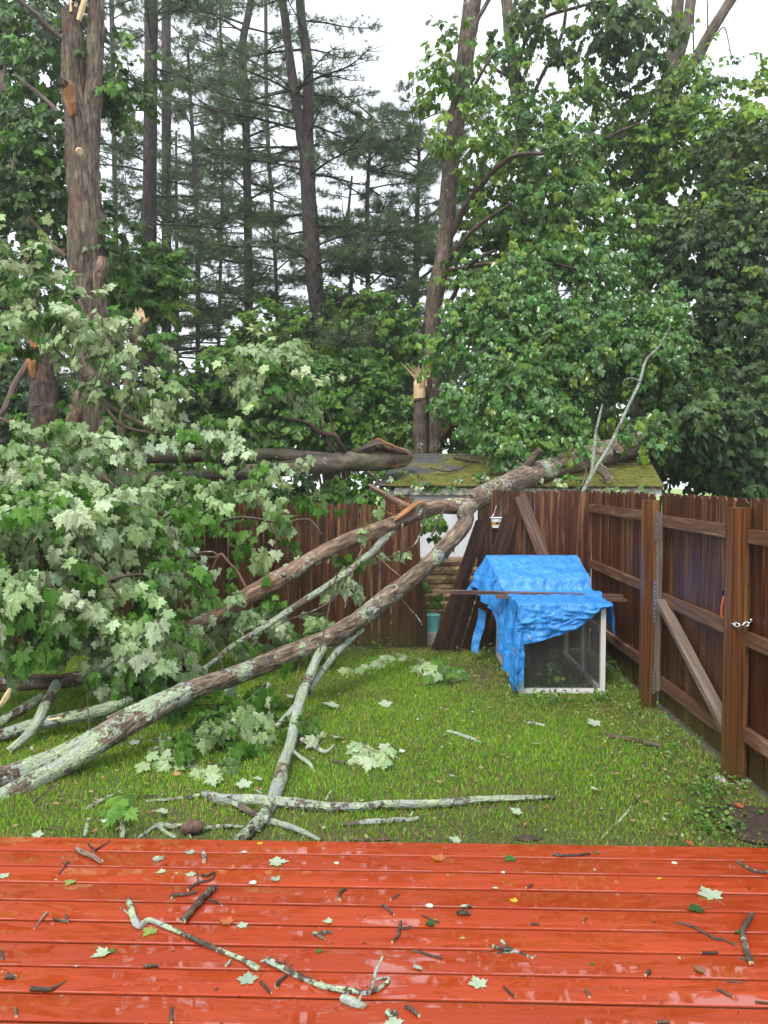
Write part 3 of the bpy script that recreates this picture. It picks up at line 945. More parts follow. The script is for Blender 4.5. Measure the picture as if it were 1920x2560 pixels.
# --- stacked lumber behind the gap
g = rng(44)
zs = .12
src = None
labs = ['lowest', 'second', 'third', 'fourth', 'fifth', 'sixth', 'seventh', 'eighth', 'topmost']
for i in range(9):
    h = g.uniform(.088, .118)
    mb = MB()
    nseg = 26
    x0, x1 = X_at(1040, 9.85) + g.uniform(-.05, .02), X_at(1215, 9.85)
    xs = np.linspace(x0, x1, nseg)
    V, U = [], []
    for x in xs:
        e = [g.normal(0, .006) for _ in range(4)]
        for (y, z, q) in ((9.70, zs, 0), (9.685 + e[0], zs + h * .5, 1), (9.70 + e[1], zs + h - .014 + e[2] * .4, 2), (10.0, zs + h - .014, 3), (10.0, zs, 4)):
            V.append((x, y, z)); U.append((z + i, x + i * 3))
    F = [[a * 5 + j, (a + 1) * 5 + j, (a + 1) * 5 + (j + 1) % 5, a * 5 + (j + 1) % 5] for a in range(nseg - 1) for j in range(5)] + [[0, 1, 2, 3, 4], [(nseg - 1) * 5 + j for j in (4, 3, 2, 1, 0)]]
    mb.faces(V, F, uv=U, col=np.array([1, .97, .92]) * g.uniform(.75, 1.15))
    tag(mb.build('stacked_board', M['lumber']), f'{labs[i]} tan board of the stack seen through the broken gap', 'board', 'tan boards stacked behind the gap')
    zs += h

# --- teal bucket standing on a pale block behind the gap
bk = thing('plastic_bucket', 'teal plastic bucket standing in the broken fence gap', 'bucket', (X_at(1078, 9.5), 9.5, 0))
bx = X_at(1081, 9.45)
zb = at(1081, 1577, 9.45)[2]
mb = MB(); mb.tube([(bx, 9.45, zb), (bx, 9.45, zb + .20)], [.075, .098], sides=20, sub=1); mb.build('bucket_body', M['teal'], bk)
mb = MB(); mb.tube([(bx + .1 * math.cos(a), 9.45 + .1 * math.sin(a), zb + .20) for a in np.linspace(0, 6.283, 21)], .007, sides=6, sub=1); mb.build('rim', M['teal'], bk)
mb = MB(); mb.box(bx - .16, bx + .2, 9.33, 9.6, 0, zb - .002); tag(mb.build('concrete_block', M['gravel']), 'low grey block under the teal bucket', 'block')

# --- little pail hanging on the fence
pl = thing('hanging_pail', 'small white pail with an orange band hanging on the back fence', 'pail', at(1240, 1310, 9.1))
c = at(1240, 1319, 9.1); Yp = 9.1
mb = MB(); mb.tube([c, c + (0, 0, .118)], [.050, .066], sides=18, sub=1); mb.build('pail_body', M['white_plastic'], pl)
mb = MB(); mb.tube([c + (0, 0, .035), c + (0, 0, .088)], [.0555, .0615], sides=18, sub=1); bd_ = mb.build('printed_band', M['label_orange'], pl)
mb = MB(); mb.obox(c + (.004, -.0605, .058), (.018, 0, 0), (0, .003, 0), (0, 0, .011)); mb.build('printed_mark', M['black'], bd_)
mb = MB(); mb.tube([c + (.07 * math.cos(a), .07 * math.sin(a), .118) for a in np.linspace(0, 6.283, 19)], .005, sides=6, sub=1); mb.build('rim', M['white_plastic'], pl)
mb = MB()
top = at(1241, 1266, 9.14)
mb.tube([c + (-.065, 0, .12), (c + top) / 2 + (-.03, 0, .03), top, (c + top) / 2 + (.03, 0, .03), c + (.065, 0, .12)], .0035, sides=5)
mb.tube([top, top + (0, .03, .02)], .004, sides=5, sub=1)
mb.build('wire_handle', M['galv'], pl)

# ================================================================== hutch and tarp
HX0, HX1, HF, HM, HB = 1.27, 2.08, 7.18, 7.92, 8.68
HT, HE, HR = .86, .99, 1.19
hu = thing('animal_hutch', 'white framed wire animal hutch half covered by the blue tarp', 'hutch', ((HX0 + HX1) / 2, HF, 0))
mb = MB()
s = .045
for x in (HX0, HX1 - s):
    mb.box(x, x + s, HF, HF + s, 0, HT, seed=int(x * 50))
mb.box(HX0 + s, HX1 - s, HF + .002, HF + s, .012, .055, seed=4)
mb.box(HX0 + s, HX1 - s, HF + .002, HF + s, HT - .05, HT - .002, seed=5)
mb.box(HX0 + .03, HX1 + .03, HF + s + .002, HF + .10, HT - .045, HT + .002, seed=6)
o_ = mb.build('front_frame', M['white_paint'], hu)
for x in (HX0, HX1 - s):
    mb = MB()
    for y in (HM, HB):
        mb.box(x, x + s, y - s, y, 0, HE - .01, seed=int(x * 70 + y))
    mb.box(x + .002, x + s - .002, HF + s + .001, HM - s - .001, .012, .055, seed=int(x * 30))
    mb.box(x + .002, x + s - .002, HF + .101, HM - s - .001, HT - .05, HT - .002, seed=int(x * 31))
    mb.box(x + .002, x + s - .002, HM + .001, HB - s - .001, .42, .47, seed=int(x * 32))
    mb.box(x + .002, x + s - .002, HM + .001, HB - s - .001, .012, .055, seed=int(x * 33))
    mb.build('side_frame', M['white_paint'], hu)
mb = MB()
for x in (HX0 + .006, HX1 - .02):
    mb.prism([(HM, .475), (HB - s, .475), (HB - s, .97), (8.3, 1.16), (HM, .97)], (x, 0, 0), (0, 1, 0), (0, 0, 1), (.012, 0, 0), seed=int(x * 9))
mb.box(HX0 + .05, HX1 - .05, HB - .012, HB - .002, .06, .97)
mb.build('nest_box_panel', M['grey_wood'], hu)
mb = MB()
mb.beam((HX0 - .05, HM - .06, HE - .02), (HX0 - .05, 8.3, HR - .005), HX1 * 0 + .02, .02)
mb.prism([(HM - .06, HE - .02), (8.3, HR - .01), (HB + .06, HE), (HB + .06, HE - .02), (8.3, HR - .03), (HM - .06, HE - .04)], (HX0 - .03, 0, 0), (0, 1, 0), (0, 0, 1), (HX1 - HX0 + .06, 0, 0))
mb.build('roof_panel', M['grey_wood'], hu)
mb = MB()
mb.beam((1.58, 7.5, .05), (1.55, HM, .46), .2, .02)
mb.build('ramp', M['plank'], hu)
mb = MB()
x0, x1, z0, z1 = HX0 + s, HX1 - s, .055, HT - .05
nx_, nz_ = 54, 58
for i in range(nx_ + 1):
    x = x0 + (x1 - x0) * i / nx_
    mb.box(x - .0008, x + .0008, HF + .020, HF + .0216, z0, z1)
for i in range(nz_ + 1):
    z = z0 + (z1 - z0) * i / nz_
    mb.box(x0, x1, HF + .0217, HF + .0233, z - .0008, z + .0008)
mb.build('wire_mesh', M['wire'], hu)
mb = MB()
for x in (HX0 + .02, HX1 - .02):
    for i in range(46):
        y = HF + s + (HM - HF - 2 * s) * i / 45
        mb.box(x - .0008, x + .0008, y - .0008, y + .0008, .055, HT - .05)
    for i in range(46):
        z = .055 + (HT - .105) * i / 45
        mb.box(x + .0009, x + .0025, HF + s, HM - s, z - .0008, z + .0008)
mb.build('side_mesh', M['wire'], hu)

def tarp():
    g = rng(61)
    rt = thing('tarp', 'crumpled blue tarpaulin draped over the white hutch', 'tarp', (1.6, 7.8, 0))
    mb = MB()
    def wr(p, k):
        q = Vector(tuple(p))
        return (noise.noise(q * 5.5) * .6 + noise.noise(q * 12 + Vector((3, 1, 2))) * .35 + abs(noise.noise(q * 9 + Vector((7, 0, 1)))) * .6) * k
    def sheet(fn, nu, nv):
        V = np.array([[fn(i / nu, j / nv) for i in range(nu + 1)] for j in range(nv + 1)])
        D1 = np.gradient(V, axis=1); D2 = np.gradient(V, axis=0)
        N = np.cross(D1, D2); N /= np.linalg.norm(N, axis=2)[:, :, None] + 1e-9
        return V, N
    def put(V):
        nv, nu = V.shape[:2]
        I = np.arange(nv * nu).reshape(nv, nu)
        q = np.stack([I[:-1, :-1], I[:-1, 1:], I[1:, 1:], I[1:, :-1]], -1).reshape(-1)
        mb.add(V.reshape(-1, 3), q, np.full((nv - 1) * (nu - 1), 4), smooth=True)
    # the main sheet: from behind the ridge, over the ridge, down to the run, along it and over the front edge
    prof = [(8.75, .93, 1.14, 2.09), (8.36, HR + .012, 1.10, 2.09), (8.30, HR + .005, 1.10, 2.09), (7.86, HE + .01, 1.17, 2.11), (7.83, HE - .06, 1.19, 2.11), (7.80, HT + .03, 1.22, 2.12), (7.55, HT + .012, 1.235, 2.13), (7.20, HT + .012, 1.245, 2.13), (7.165, HT + .008, 1.25, 2.13)]
    pl_ = np.array(prof)
    sl = np.concatenate([[0], np.cumsum(np.hypot(np.diff(pl_[:, 0]), np.diff(pl_[:, 1])))])
    def drop(u):
        return float(np.interp(u, [0, .10, .35, .62, .78, .88, 1], [.40, .37, .315, .235, .13, .04, .03]))
    def main(u, v):
        t = v / .72
        if t <= 1:
            s_ = t * sl[-1]
            y, z, xl, xr = [np.interp(s_, sl, pl_[:, k]) for k in range(4)]
            x = xl + (xr - xl) * u
            p = np.array([x, y, z])
            fold = .0
            if 7.82 < y < 8.1:
                fold = .018 * math.sin((x * 6 + y * 9)) * (1 - abs(y - 7.95) / .15)
            amp = .020 if y < 8.1 else .007
            p[2] += wr(p, amp) * (.4 if y > 8.15 else 1) + max(0, fold)
            if 7.5 < y < 7.86 and u > .8: p[2] += .05 * (u - .8) * 5 * math.exp(-((y - 7.5) / .2) ** 2)
            return p
        w = (t - 1) / (1 / .72 - 1)
        xl, xr = 1.25, 2.13
        d = drop(u) * w
        x = xl + (xr - xl) * u - .03 * w * (1 - u)
        p = np.array([x, 7.155 - .012 * w - .02 * math.sin(w * 3), HT + .005 - d])
        p[1] -= abs(wr(p * (.8, 1, 1.9), .07)) * min(1, w * 3)
        p[0] += wr(p + (3, 0, 0), .012)
        return p
    V, N = sheet(main, 90, 120); put(V)
    # the left side hanging down: top follows the roof line, the bottom edge is uneven
    tops = [(8.75, .93, 1.14), (8.33, HR + .008, 1.10), (7.86, HE + .01, 1.17), (7.81, HT + .04, 1.22), (7.55, HT + .012, 1.235), (7.165, HT + .008, 1.25)]
    T = np.array(tops)
    ys = T[:, 0]
    bot = [(8.75, .93, .72), (8.50, .96, .80), (8.33, .98, .86), (8.05, 1.06, .72), (7.84, 1.12, .68), (7.82, 1.17, .52), (7.68, 1.16, .30), (7.55, 1.175, .27), (7.42, 1.18, .22), (7.30, 1.19, .15), (7.20, 1.20, .09), (7.12, 1.235, .05)]
    B = np.array(bot)
    def side(u, v):
        y = 8.75 + (7.165 - 8.75) * u
        zt = np.interp(-y, -T[:, 0], T[:, 1]); xt = np.interp(-y, -T[:, 0], T[:, 2])
        yb = 8.75 + (7.12 - 8.75) * u
        xb = np.interp(-yb, -B[:, 0], B[:, 1]); zb_ = np.interp(-yb, -B[:, 0], B[:, 2])
        p = np.array([xt + (xb - xt) * v ** .8, y + (yb - y) * v, zt + (zb_ - zt) * v])
        p[0] += (.022 * math.sin(y * 26) + .014 * math.sin(y * 47 + 1)) * min(1, v * 2)
        p[0] -= wr(p, .03) * min(1, v * 3)
        return p
    V, N = sheet(side, 90, 50); put(V)
    # the corner that falls in a fold to the grass in front
    cor = np.array([[(1.25, 7.15, .85), (1.28, 7.135, .66), (1.30, 7.12, .48)],
                    [(1.21, 7.16, .55), (1.25, 7.09, .47), (1.305, 7.10, .40)],
                    [(1.19, 7.17, .36), (1.23, 7.06, .33), (1.305, 7.10, .30)],
                    [(1.185, 7.18, .21), (1.22, 7.07, .17), (1.29, 7.09, .18)],
                    [(1.215, 7.12, .11), (1.235, 7.08, .07), (1.262, 7.08, .09)]], float)
    def corner(u, v):
        a = np.interp(v * 4, range(5), range(5)); i = min(3, int(a)); f_ = a - i
        row = cor[i] * (1 - f_) + cor[i + 1] * f_
        j = min(1, int(u * 2)); h = u * 2 - j
        p = row[j] * (1 - h) + row[j + 1] * h
        p = p + np.array([0, -abs(wr(p, .03)), 0])
        return p
    V, N = sheet(corner, 20, 44); put(V)
    # a flap over the right side, a hanging strip at the back left
    def flap(u, v):
        y = 7.14 + .5 * u
        p = np.array([2.13 + .03 * v, y, HT + .01 - v * (.30 - .12 * u)])
        p[0] += wr(p, .03) * v
        return p
    V, N = sheet(flap, 24, 20); put(V)
    a0, a1, b0, b1 = at(1196, 1520, 8.55), at(1216, 1530, 8.5), at(1178, 1625, 8.5), at(1196, 1636, 8.45)
    def strip(u, v):
        p = (a0 * (1 - u) + a1 * u) * (1 - v) + (b0 * (1 - u) + b1 * u) * v
        return p + np.array([.01 * math.sin(v * 6), -abs(wr(p, .03)), 0])
    V, N = sheet(strip, 8, 24); put(V)
    # bunched fold near the right end of the run
    P = [at(1478, 1482, 7.62), at(1482, 1500, 7.45), at(1476, 1520, 7.2), at(1455, 1548, 7.12)]
    mb.tube(P, [.018, .035, .03, .012], sides=9, rough=.25, seed=4, flat=.6)
    P = [at(1225, 1452, 7.9), at(1290, 1442, 7.92), at(1340, 1450, 7.92), at(1400, 1462, 7.9), at(1460, 1470, 7.9)]
    mb.tube(P, [.008, .02, .016, .02, .008], sides=9, rough=.3, seed=5, flat=.6)
    mb.build('sheet', M['tarp'], rt)
    for (x, y, Y) in ((1304, 1445, 7.90), (1256, 1452, 7.9), (1324, 1594, 7.09), (1273, 1714, 7.03), (1190, 1628, 8.42)):
        c = at(x, y, Y)
        m2 = MB(); m2.tube([c + (.011 * math.cos(a), -.008, .011 * math.sin(a)) for a in np.linspace(0, 6.283, 13)], .0045, sides=6, sub=1)
        m2.build('grommet', M['galv'], rt)
tarp()

# --- planks lying across the tarp
p0, p1 = at(1083, 1478, 7.75), at(1556, 1490, 7.62)
mb = MB(); mb.beam(p0, p1, .085, .03, seed=3)
tag(mb.build('loose_plank', M['plank']), 'long wet plank lying across the tarp, reaching past both sides', 'plank', 'planks across the tarp')
p0, p1 = at(1240, 1492, 7.60), at(1566, 1500, 7.5)
mb = MB(); mb.beam(p0, p1, .07, .022, seed=5)
tag(mb.build('loose_plank', M['plank']), 'shorter darker plank on the tarp just in front of the long one', 'plank', 'planks across the tarp')
for i, (x, y, Y) in enumerate(((1462, 1438, 8.25), (1464, 1460, 7.98))):
    mb = MB(); a = at(x - 10, y + 3, Y); b = at(x + 11, y - 3, Y)
    mb.tube([a, b], [.008, .006], sides=5, sub=1)
    tag(mb.build('stick', M['orange_wood']), ('upper', 'lower')[i] + ' of two orange wood chips at the right edge of the tarp roof', 'wood chip')
mb = MB(); mb.tube([at(1284, 1622, 7.05), at(1294, 1638, 7.06)], .006, sides=5, sub=1)
tag(mb.build('stick', M['orange_wood']), 'small reddish stick caught on the hanging tarp corner', 'stick')

# ================================================================== shed
shd = thing('garden_shed', 'white garden shed behind the fence with a mossy shingled roof', 'shed', (-.08, 10.55, 0))
a_ = math.radians(-11)
EX, EYv = np.array([math.cos(a_), math.sin(a_), 0]), np.array([-math.sin(a_), math.cos(a_), 0])
E0 = np.array([-.085, 10.55, 0])
RW, RUN, ZE, ZR = 3.72, 1.75, 1.925, 2.41
def sp(u, v, z): return E0 + EX * u + EYv * v + np.array([0, 0, z])
mb = MB()
g = rng(71)
NC = 13
for k in range(NC):
    v0, v1 = RUN * k / NC, RUN * (k + 1) / NC
    za, zb2 = ZE + (ZR - ZE) * k / NC, ZE + (ZR - ZE) * (k + 1) / NC
    tabs = 24
    off = (k % 2) * .5
    for i in range(tabs + 1):
        u0, u1 = max(0, (i - off) * RW / tabs), min(RW, (i + 1 - off) * RW / tabs - .004)
        if u1 <= u0: continue
        lift = g.uniform(0, .005)
        A = [sp(u0, v0 - .012, za + .016 + lift), sp(u1, v0 - .012, za + .016 + lift), sp(u1, v1, zb2 + .004), sp(u0, v1, zb2 + .004)]
        B_ = [sp(u0, v0 - .012, za + .001), sp(u1, v0 - .012, za + .001)]
        mb.faces(A + B_, [[0, 1, 2, 3], [4, 5, 1, 0]], col=np.full(3, g.uniform(.7, 1.2)))
A = [sp(0, RUN + .001, ZR + .004), sp(RW, RUN + .001, ZR + .004), sp(RW, 2 * RUN, ZE), sp(0, 2 * RUN, ZE)]
mb.faces(A, [[0, 1, 2, 3]])
A = [sp(0.004, .01, ZE - .02), sp(RW - .004, .01, ZE - .02), sp(RW - .004, RUN, ZR - .02), sp(.004, RUN, ZR - .02), sp(RW - .004, 2 * RUN - .01, ZE - .02), sp(.004, 2 * RUN - .01, ZE - .02)]
mb.faces(A, [[3, 2, 1, 0], [5, 4, 2, 3]])
rf = mb.build('roof', M['shingle'], shd)
mb = MB()
mb.obox(sp(RW / 2 + .1, .06, ZE - .062), EX * (RW / 2 - .12), EYv * .012, (0, 0, .058))
mb.build('fascia', M['peel'], shd)
mb = MB()
for k in range(2):
    s0, s1 = ((.03, .0, ZE - .03), (.03, RUN, ZR - .03)) if k == 0 else ((.03, 2 * RUN, ZE - .03), (.03, RUN, ZR - .03))
    mb.beam(sp(*s0), sp(*s1), .02, .05)
mb.build('rake_board', M['fence_dark'], rf)
mb = MB()
for i in range(12):
    u0 = .12 + (RW - .24) * i / 12; u1 = .12 + (RW - .24) * (i + 1) / 12 - .006
    mb.obox(sp((u0 + u1) / 2, .19, .93), EX * (u1 - u0) / 2, EYv * .015, (0, 0, .93))
mb.obox(sp(RW / 2, .222, .93), EX * (RW / 2 - .13), EYv * .012, (0, 0, .925))
mb.obox(sp(.13, 1.75, .95), EX * .02, EYv * 1.53, (0, 0, .95)); mb.obox(sp(RW - .13, 1.75, .95), EX * .02, EYv * 1.53, (0, 0, .95))
mb.obox(sp(RW / 2, 3.3, .95), EX * (RW / 2 - .16), EYv * .02, (0, 0, .95))
for u in (.13, RW - .13):
    mb.prism([(.22, 1.9), (3.28, 1.9), (RUN, 2.36)], sp(u - .018, 0, 0), EYv, (0, 0, 1), EX * .036)
mb.build('wall', M['white_wall'], shd)
mb = MB(); mb.obox(sp(.92, .165, 1.0), EX * .44, EYv * .009, (0, 0, .84)); o_ = mb.build('door', M['white_wall'], shd)
mb = MB()
for u in (.45, 1.40):
    mb.obox(sp(u, .158, .98), EX * .035, EYv * .016, (0, 0, .88))
mb.build('door_trim', M['white_paint'], o_)
# ================================================================== fallen tree across the fence
ft = thing('fallen_tree', 'big fallen maple lying from the shed roof over the fence down to the lawn', 'fallen tree', tuple(at(1165, 1262, 8.9) * (1, 1, 0)))
mb = MB()
limb(mb, [(1760, 1040, 12.6, 66), (1680, 1080, 11.9, 65), (1597, 1110, 11.2, 62), (1461, 1144, 10.7, 58), (1342, 1181, 10.2, 54), (1240, 1222, 9.5, 50), (1172, 1258, 8.95, 48)], 34, rough=.05, seed=1, sub=12, ridge=.09)
mb.build('trunk', M['bark_main'], ft)
mb = MB()
limb(mb, [(1205, 1240, 9.2, 36), (1165, 1275, 8.85, 42), (1165, 1302, 8.75, 38), (1150, 1326, 8.65, 38), (1112, 1368, 8.45, 38), (1072, 1410, 8.27, 39), (1019, 1455, 8.05, 41), (966, 1494, 7.8, 44), (926, 1528, 7.6, 46), (868, 1567, 7.35, 45), (810, 1599, 7.1, 45), (694, 1646, 6.7, 47), (579, 1692, 6.27, 48), (463, 1732, 5.9, 50), (362, 1789, 5.6, 54), (290, 1830, 5.45, 56), (205, 1880, 5.28, 50)], 38, rough=.045, seed=2, sub=14, ridge=.10)
ml_ = mb.build('main_limb', M['bark_main'], ft)
mb = MB()
limb(mb, [(400, 1772, 5.72, 46), (300, 1815, 5.5, 56), (211, 1860, 5.35, 50), (121, 1903, 5.2, 52), (0, 1945, 5.02, 50), (-140, 2000, 4.85, 48), (-320, 2080, 4.7, 40)], 26, rough=.06, seed=3, sub=10, ridge=.10)
mb.build('lichen_fork', M['bark_fork'], ft)
mb = MB()
limb(mb, [(330, 1806, 5.52, 50), (211, 1883, 5.27, 50), (121, 1934, 5.1, 47), (0, 1997, 4.85, 46), (-130, 2065, 4.65, 44), (-300, 2150, 4.45, 38)], 26, rough=.06, seed=4, sub=10, ridge=.10)
mb.build('lichen_fork', M['bark_fork'], ft)
mb = MB()
limb(mb, [(470, 1712, 5.98, 20), (400, 1745, 5.84, 26), (340, 1770, 5.75, 24), (270, 1800, 5.7, 18)], 10, rough=.1, seed=44, sub=5)
mb.build('lichen_fork', M['bark_fork'], ft)
mb = MB()
limb(mb, [(1180, 1262, 8.95, 36), (1140, 1266, 8.85, 38), (1096, 1266, 8.75, 37), (1046, 1281, 8.7, 38), (993, 1306, 8.6, 37), (949, 1323, 8.5, 37), (868, 1352, 8.4, 37), (781, 1397, 8.2, 40), (694, 1449, 8.0, 44), (631, 1483, 7.9, 43), (550, 1536, 7.75, 42), (463, 1576, 7.6, 40), (405, 1605, 7.5, 36), (330, 1645, 7.4, 36), (260, 1677, 7.3, 38), (160, 1702, 7.15, 38), (60, 1706, 7.0, 38), (-80, 1720, 6.9, 34)], 26, rough=.06, seed=5, sub=9, ridge=.09)
lb = mb.build('upper_limb', M['bark_red'], ft); lb['label'] = 'upper limb with torn orange bark'
mb = MB()
limb(mb, [(1062, 1252, 8.66, 10), (1035, 1262, 8.58, 22), (1008, 1284, 8.5, 24), (985, 1302, 8.49, 8)], 8, rough=.12, seed=6, sub=5, flat=.5)
splinters(mb, at(1010, 1270, 8.55), (.8, 0, .5), 10, .16, .05, .008, 3)
splinters(mb, at(975, 1285, 8.5), (-.8, -.2, .4), 5, .10, .03, .008, 8)
mb.build('torn_wood', M['orange_wood'], lb)
def ft_branch(pts, mat, seed, nm='branch', sides=8, rough=.1, bend=0):
    m = MB(); limb(m, pts, sides, rough=rough, seed=seed, sub=5, bend=bend); return m.build(nm, M[mat], ft)
ft_branch([(1030, 1268, 8.66, 12), (1000, 1258, 8.62, 17), (960, 1236, 8.6, 15), (921, 1212, 8.6, 9)], 'bark_red', 7)
ft_branch([(985, 1318, 8.58, 22), (966, 1341, 8.5, 20), (926, 1384, 8.4, 18), (900, 1402, 8.3, 17), (868, 1431, 8.2, 17), (752, 1507, 7.9, 17), (665, 1565, 7.65, 17), (579, 1617, 7.45, 15), (538, 1651, 7.35, 12), (480, 1690, 7.2, 10)], 'bark_lichen', 8)
ft_branch([(812, 1611, 7.1, 22), (794, 1643, 6.85, 24), (775, 1687, 6.6, 25), (750, 1752, 6.2, 27), (736, 1813, 5.9, 29), (725, 1867, 5.6, 29), (710, 1904, 5.3, 31), (697, 1958, 4.98, 35), (680, 2005, 4.72, 36), (645, 2055, 4.42, 33), (595, 2103, 4.17, 29)], 'bark_lichen', 9, sides=12)
ft_branch([(905, 1572, 7.5, 18), (866, 1607, 7.3, 20), (841, 1632, 7.1, 19), (812, 1669, 6.9, 17), (790, 1701, 6.7, 16), (772, 1735, 6.5, 13)], 'bark_lichen', 10)
ft_branch([(748, 1757, 6.15, 10), (736, 1766, 6.1, 13), (712, 1795, 5.95, 14), (689, 1818, 5.85, 13)], 'bark_lichen', 11)
ft_branch([(733, 1878, 5.5, 9), (755, 1896, 5.45, 11), (775, 1911, 5.38, 11), (790, 1940, 5.25, 9), (800, 1960, 5.18, 8), (817, 1994, 5.0, 7)], 'bark_lichen', 12)
ft_branch([(752, 1848, 5.75, 11), (780, 1862, 5.7, 14), (812, 1880, 5.6, 11), (836, 1862, 5.62, 5)], 'bark_lichen', 13)
ft_branch([(470, 1610, 7.55, 16), (520, 1560, 7.75, 14), (580, 1520, 7.9, 10)], 'bark_lichen', 14)
ft_branch([(505, 1500, 7.75, 5), (545, 1390, 7.9, 6), (570, 1405, 7.9, 7), (600, 1440, 7.95, 7), (622, 1485, 7.9, 6)], 'bark_red', 15, sides=6)
ft_branch([(490, 1382, 7.9, 5), (530, 1380, 7.9, 6), (545, 1390, 7.9, 6)], 'bark_red', 16, sides=6)
ft_branch([(428, 1665, 7.2, 6), (465, 1625, 7.3, 7), (468, 1600, 7.4, 6)], 'fresh', 17, sides=6)
for i, pts in enumerate(([(868, 1420, 8.2, 5), (830, 1500, 7.9, 5), (700, 1560, 7.5, 4)], [(905, 1370, 8.3, 4), (880, 1430, 8.1, 4), (862, 1520, 7.9, 3)],
                         [(1119, 1258, 8.6, 5), (1090, 1310, 8.5, 6), (1075, 1345, 8.45, 5)], [(1062, 1290, 8.55, 4), (1045, 1345, 8.5, 4), (1010, 1380, 8.4, 4), (905, 1425, 8.2, 3)],
                         [(940, 1390, 8.3, 4), (1000, 1440, 8.1, 3)], [(560, 1700, 6.7, 4), (545, 1640, 6.9, 5), (505, 1580, 7.0, 4)], [(1006, 1310, 8.5, 6), (1002, 1370, 8.45, 6), (992, 1430, 8.4, 3)],
                         [(310, 1690, 6.6, 4), (290, 1745, 6.3, 4), (285, 1752, 6.2, 3)], [(218, 1710, 6.2, 3), (220, 1780, 5.9, 4), (221, 1825, 5.6, 3)], [(0, 2075, 4.7, 4), (75, 2010, 4.75, 4), (150, 1950, 4.95, 5)],
                         [(740, 1700, 6.7, 3), (752, 1640, 6.95, 3), (757, 1600, 7.05, 3)], [(800, 1630, 6.8, 4), (830, 1480, 7.0, 4), (843, 1430, 7.0, 3)], [(1005, 1500, 7.6, 3), (1042, 1545, 7.6, 4), (1050, 1560, 7.6, 3)])):
    ft_branch(pts, ('twig_lichen', 'bark_red', 'twig')[i % 3], 200 + i, 'twig', 5, .05, .3)
mb = MB()
for x0, y0, Y, w, l, dirn in ((924, 1528, 7.45, 18, .05, (-.2, -1, .7)), (710, 1438, 7.85, 14, .03, (0, -1, .3)), (1085, 1412, 8.1, 10, .04, (.7, -.5, .2))):
    p = at(x0, y0, Y); d = np.array(dirn, float); d /= np.linalg.norm(d)
    mb.tube([p, p + d * l * .6, p + d * l], [pxm(w, Y) * .6, pxm(w, Y) * .5, pxm(w, Y) * .3], sides=9, rough=.1, sub=2)
mb.build('branch_knots', M['bark_main'], ml_)
# stubs where limbs were cut or torn off, on the shed roof
mb = MB(); limb(mb, [(1308, 1180, 10.1, 24), (1325, 1155, 10.05, 23), (1352, 1124, 10.0, 20)], 10, rough=.08, cap=1, seed=20); mb.build('limb_stub', [M['bark_mid'], M['orange_wood']], ft)
mb = MB(); p = at(1543, 1128, 10.75); mb.tube([p, p + (-.03, -.20, .01)], [.07, .05], sides=12, rough=.06, cap=1, sub=2); mb.build('limb_stub', [M['bark_mid'], M['bark_red']], ft)

# foliage of the fallen tree: sprays heaped over its outer limbs at the left
mb = MB()
foliage(mb, [(40, 1310, 150, 60, 6.6, .4, 44), (220, 1290, 150, 60, 7.0, .4, 44), (390, 1290, 60, 60, 7.6, .25, 13), (70, 1440, 130, 70, 6.2, .35, 44), (280, 1420, 120, 75, 6.9, .35, 46),
             (440, 1400, 45, 70, 7.5, .2, 7), (375, 1570, 70, 75, 6.6, .25, 34), (30, 1570, 90, 45, 6.3, .25, 20), (200, 1550, 100, 50, 6.5, .3, 26), (-140, 1420, 150, 200, 6.2, .4, 60), (150, 1370, 230, 140, 7.2, .3, 24)],
        .112, PALE, [3.4, 2.8, 2.6, 6.2], MAPLES, 101, per=13, twig=.36, droop=1.25, face=.55, shell=.85, spin=.42, tw=1.6)
mb.build('foliage', M['leaf_pale'], ft)
mb = MB()
foliage(mb, [(370, 1660, 110, 60, 6.6, .3, 24), (330, 1640, 60, 100, 6.4, .2, 22), (560, 1800, 110, 70, 5.9, .28, 30), (500, 1870, 90, 55, 5.5, .2, 16), (610, 1760, 60, 60, 6.4, .2, 10)],
        .105, PALE, [1.2, 1, 3, 5], MAPLES, 102, per=11, twig=.3, droop=1.3, face=.6)
foliage(mb, [(640, 1330, 110, 50, 8.4, .2, 14), (720, 1245, 130, 35, 8.9, .2, 12), (540, 1240, 60, 50, 8.6, .25, 11), (690, 1540, 70, 80, 8.1, .2, 16), (780, 1590, 60, 70, 8.2, .15, 12), (590, 1520, 40, 60, 7.8, .12, 7), (880, 1390, 60, 50, 8.35, .15, 9), (560, 1560, 40, 50, 7.7, .12, 6), (480, 1500, 40, 90, 8.2, .2, 9)],
        .12, PALE, [2.4, 2, 2, 4], MAPLES, 103, per=8, twig=.34, droop=1.0, face=.7)
mb.build('foliage', M['leaf'], ft)
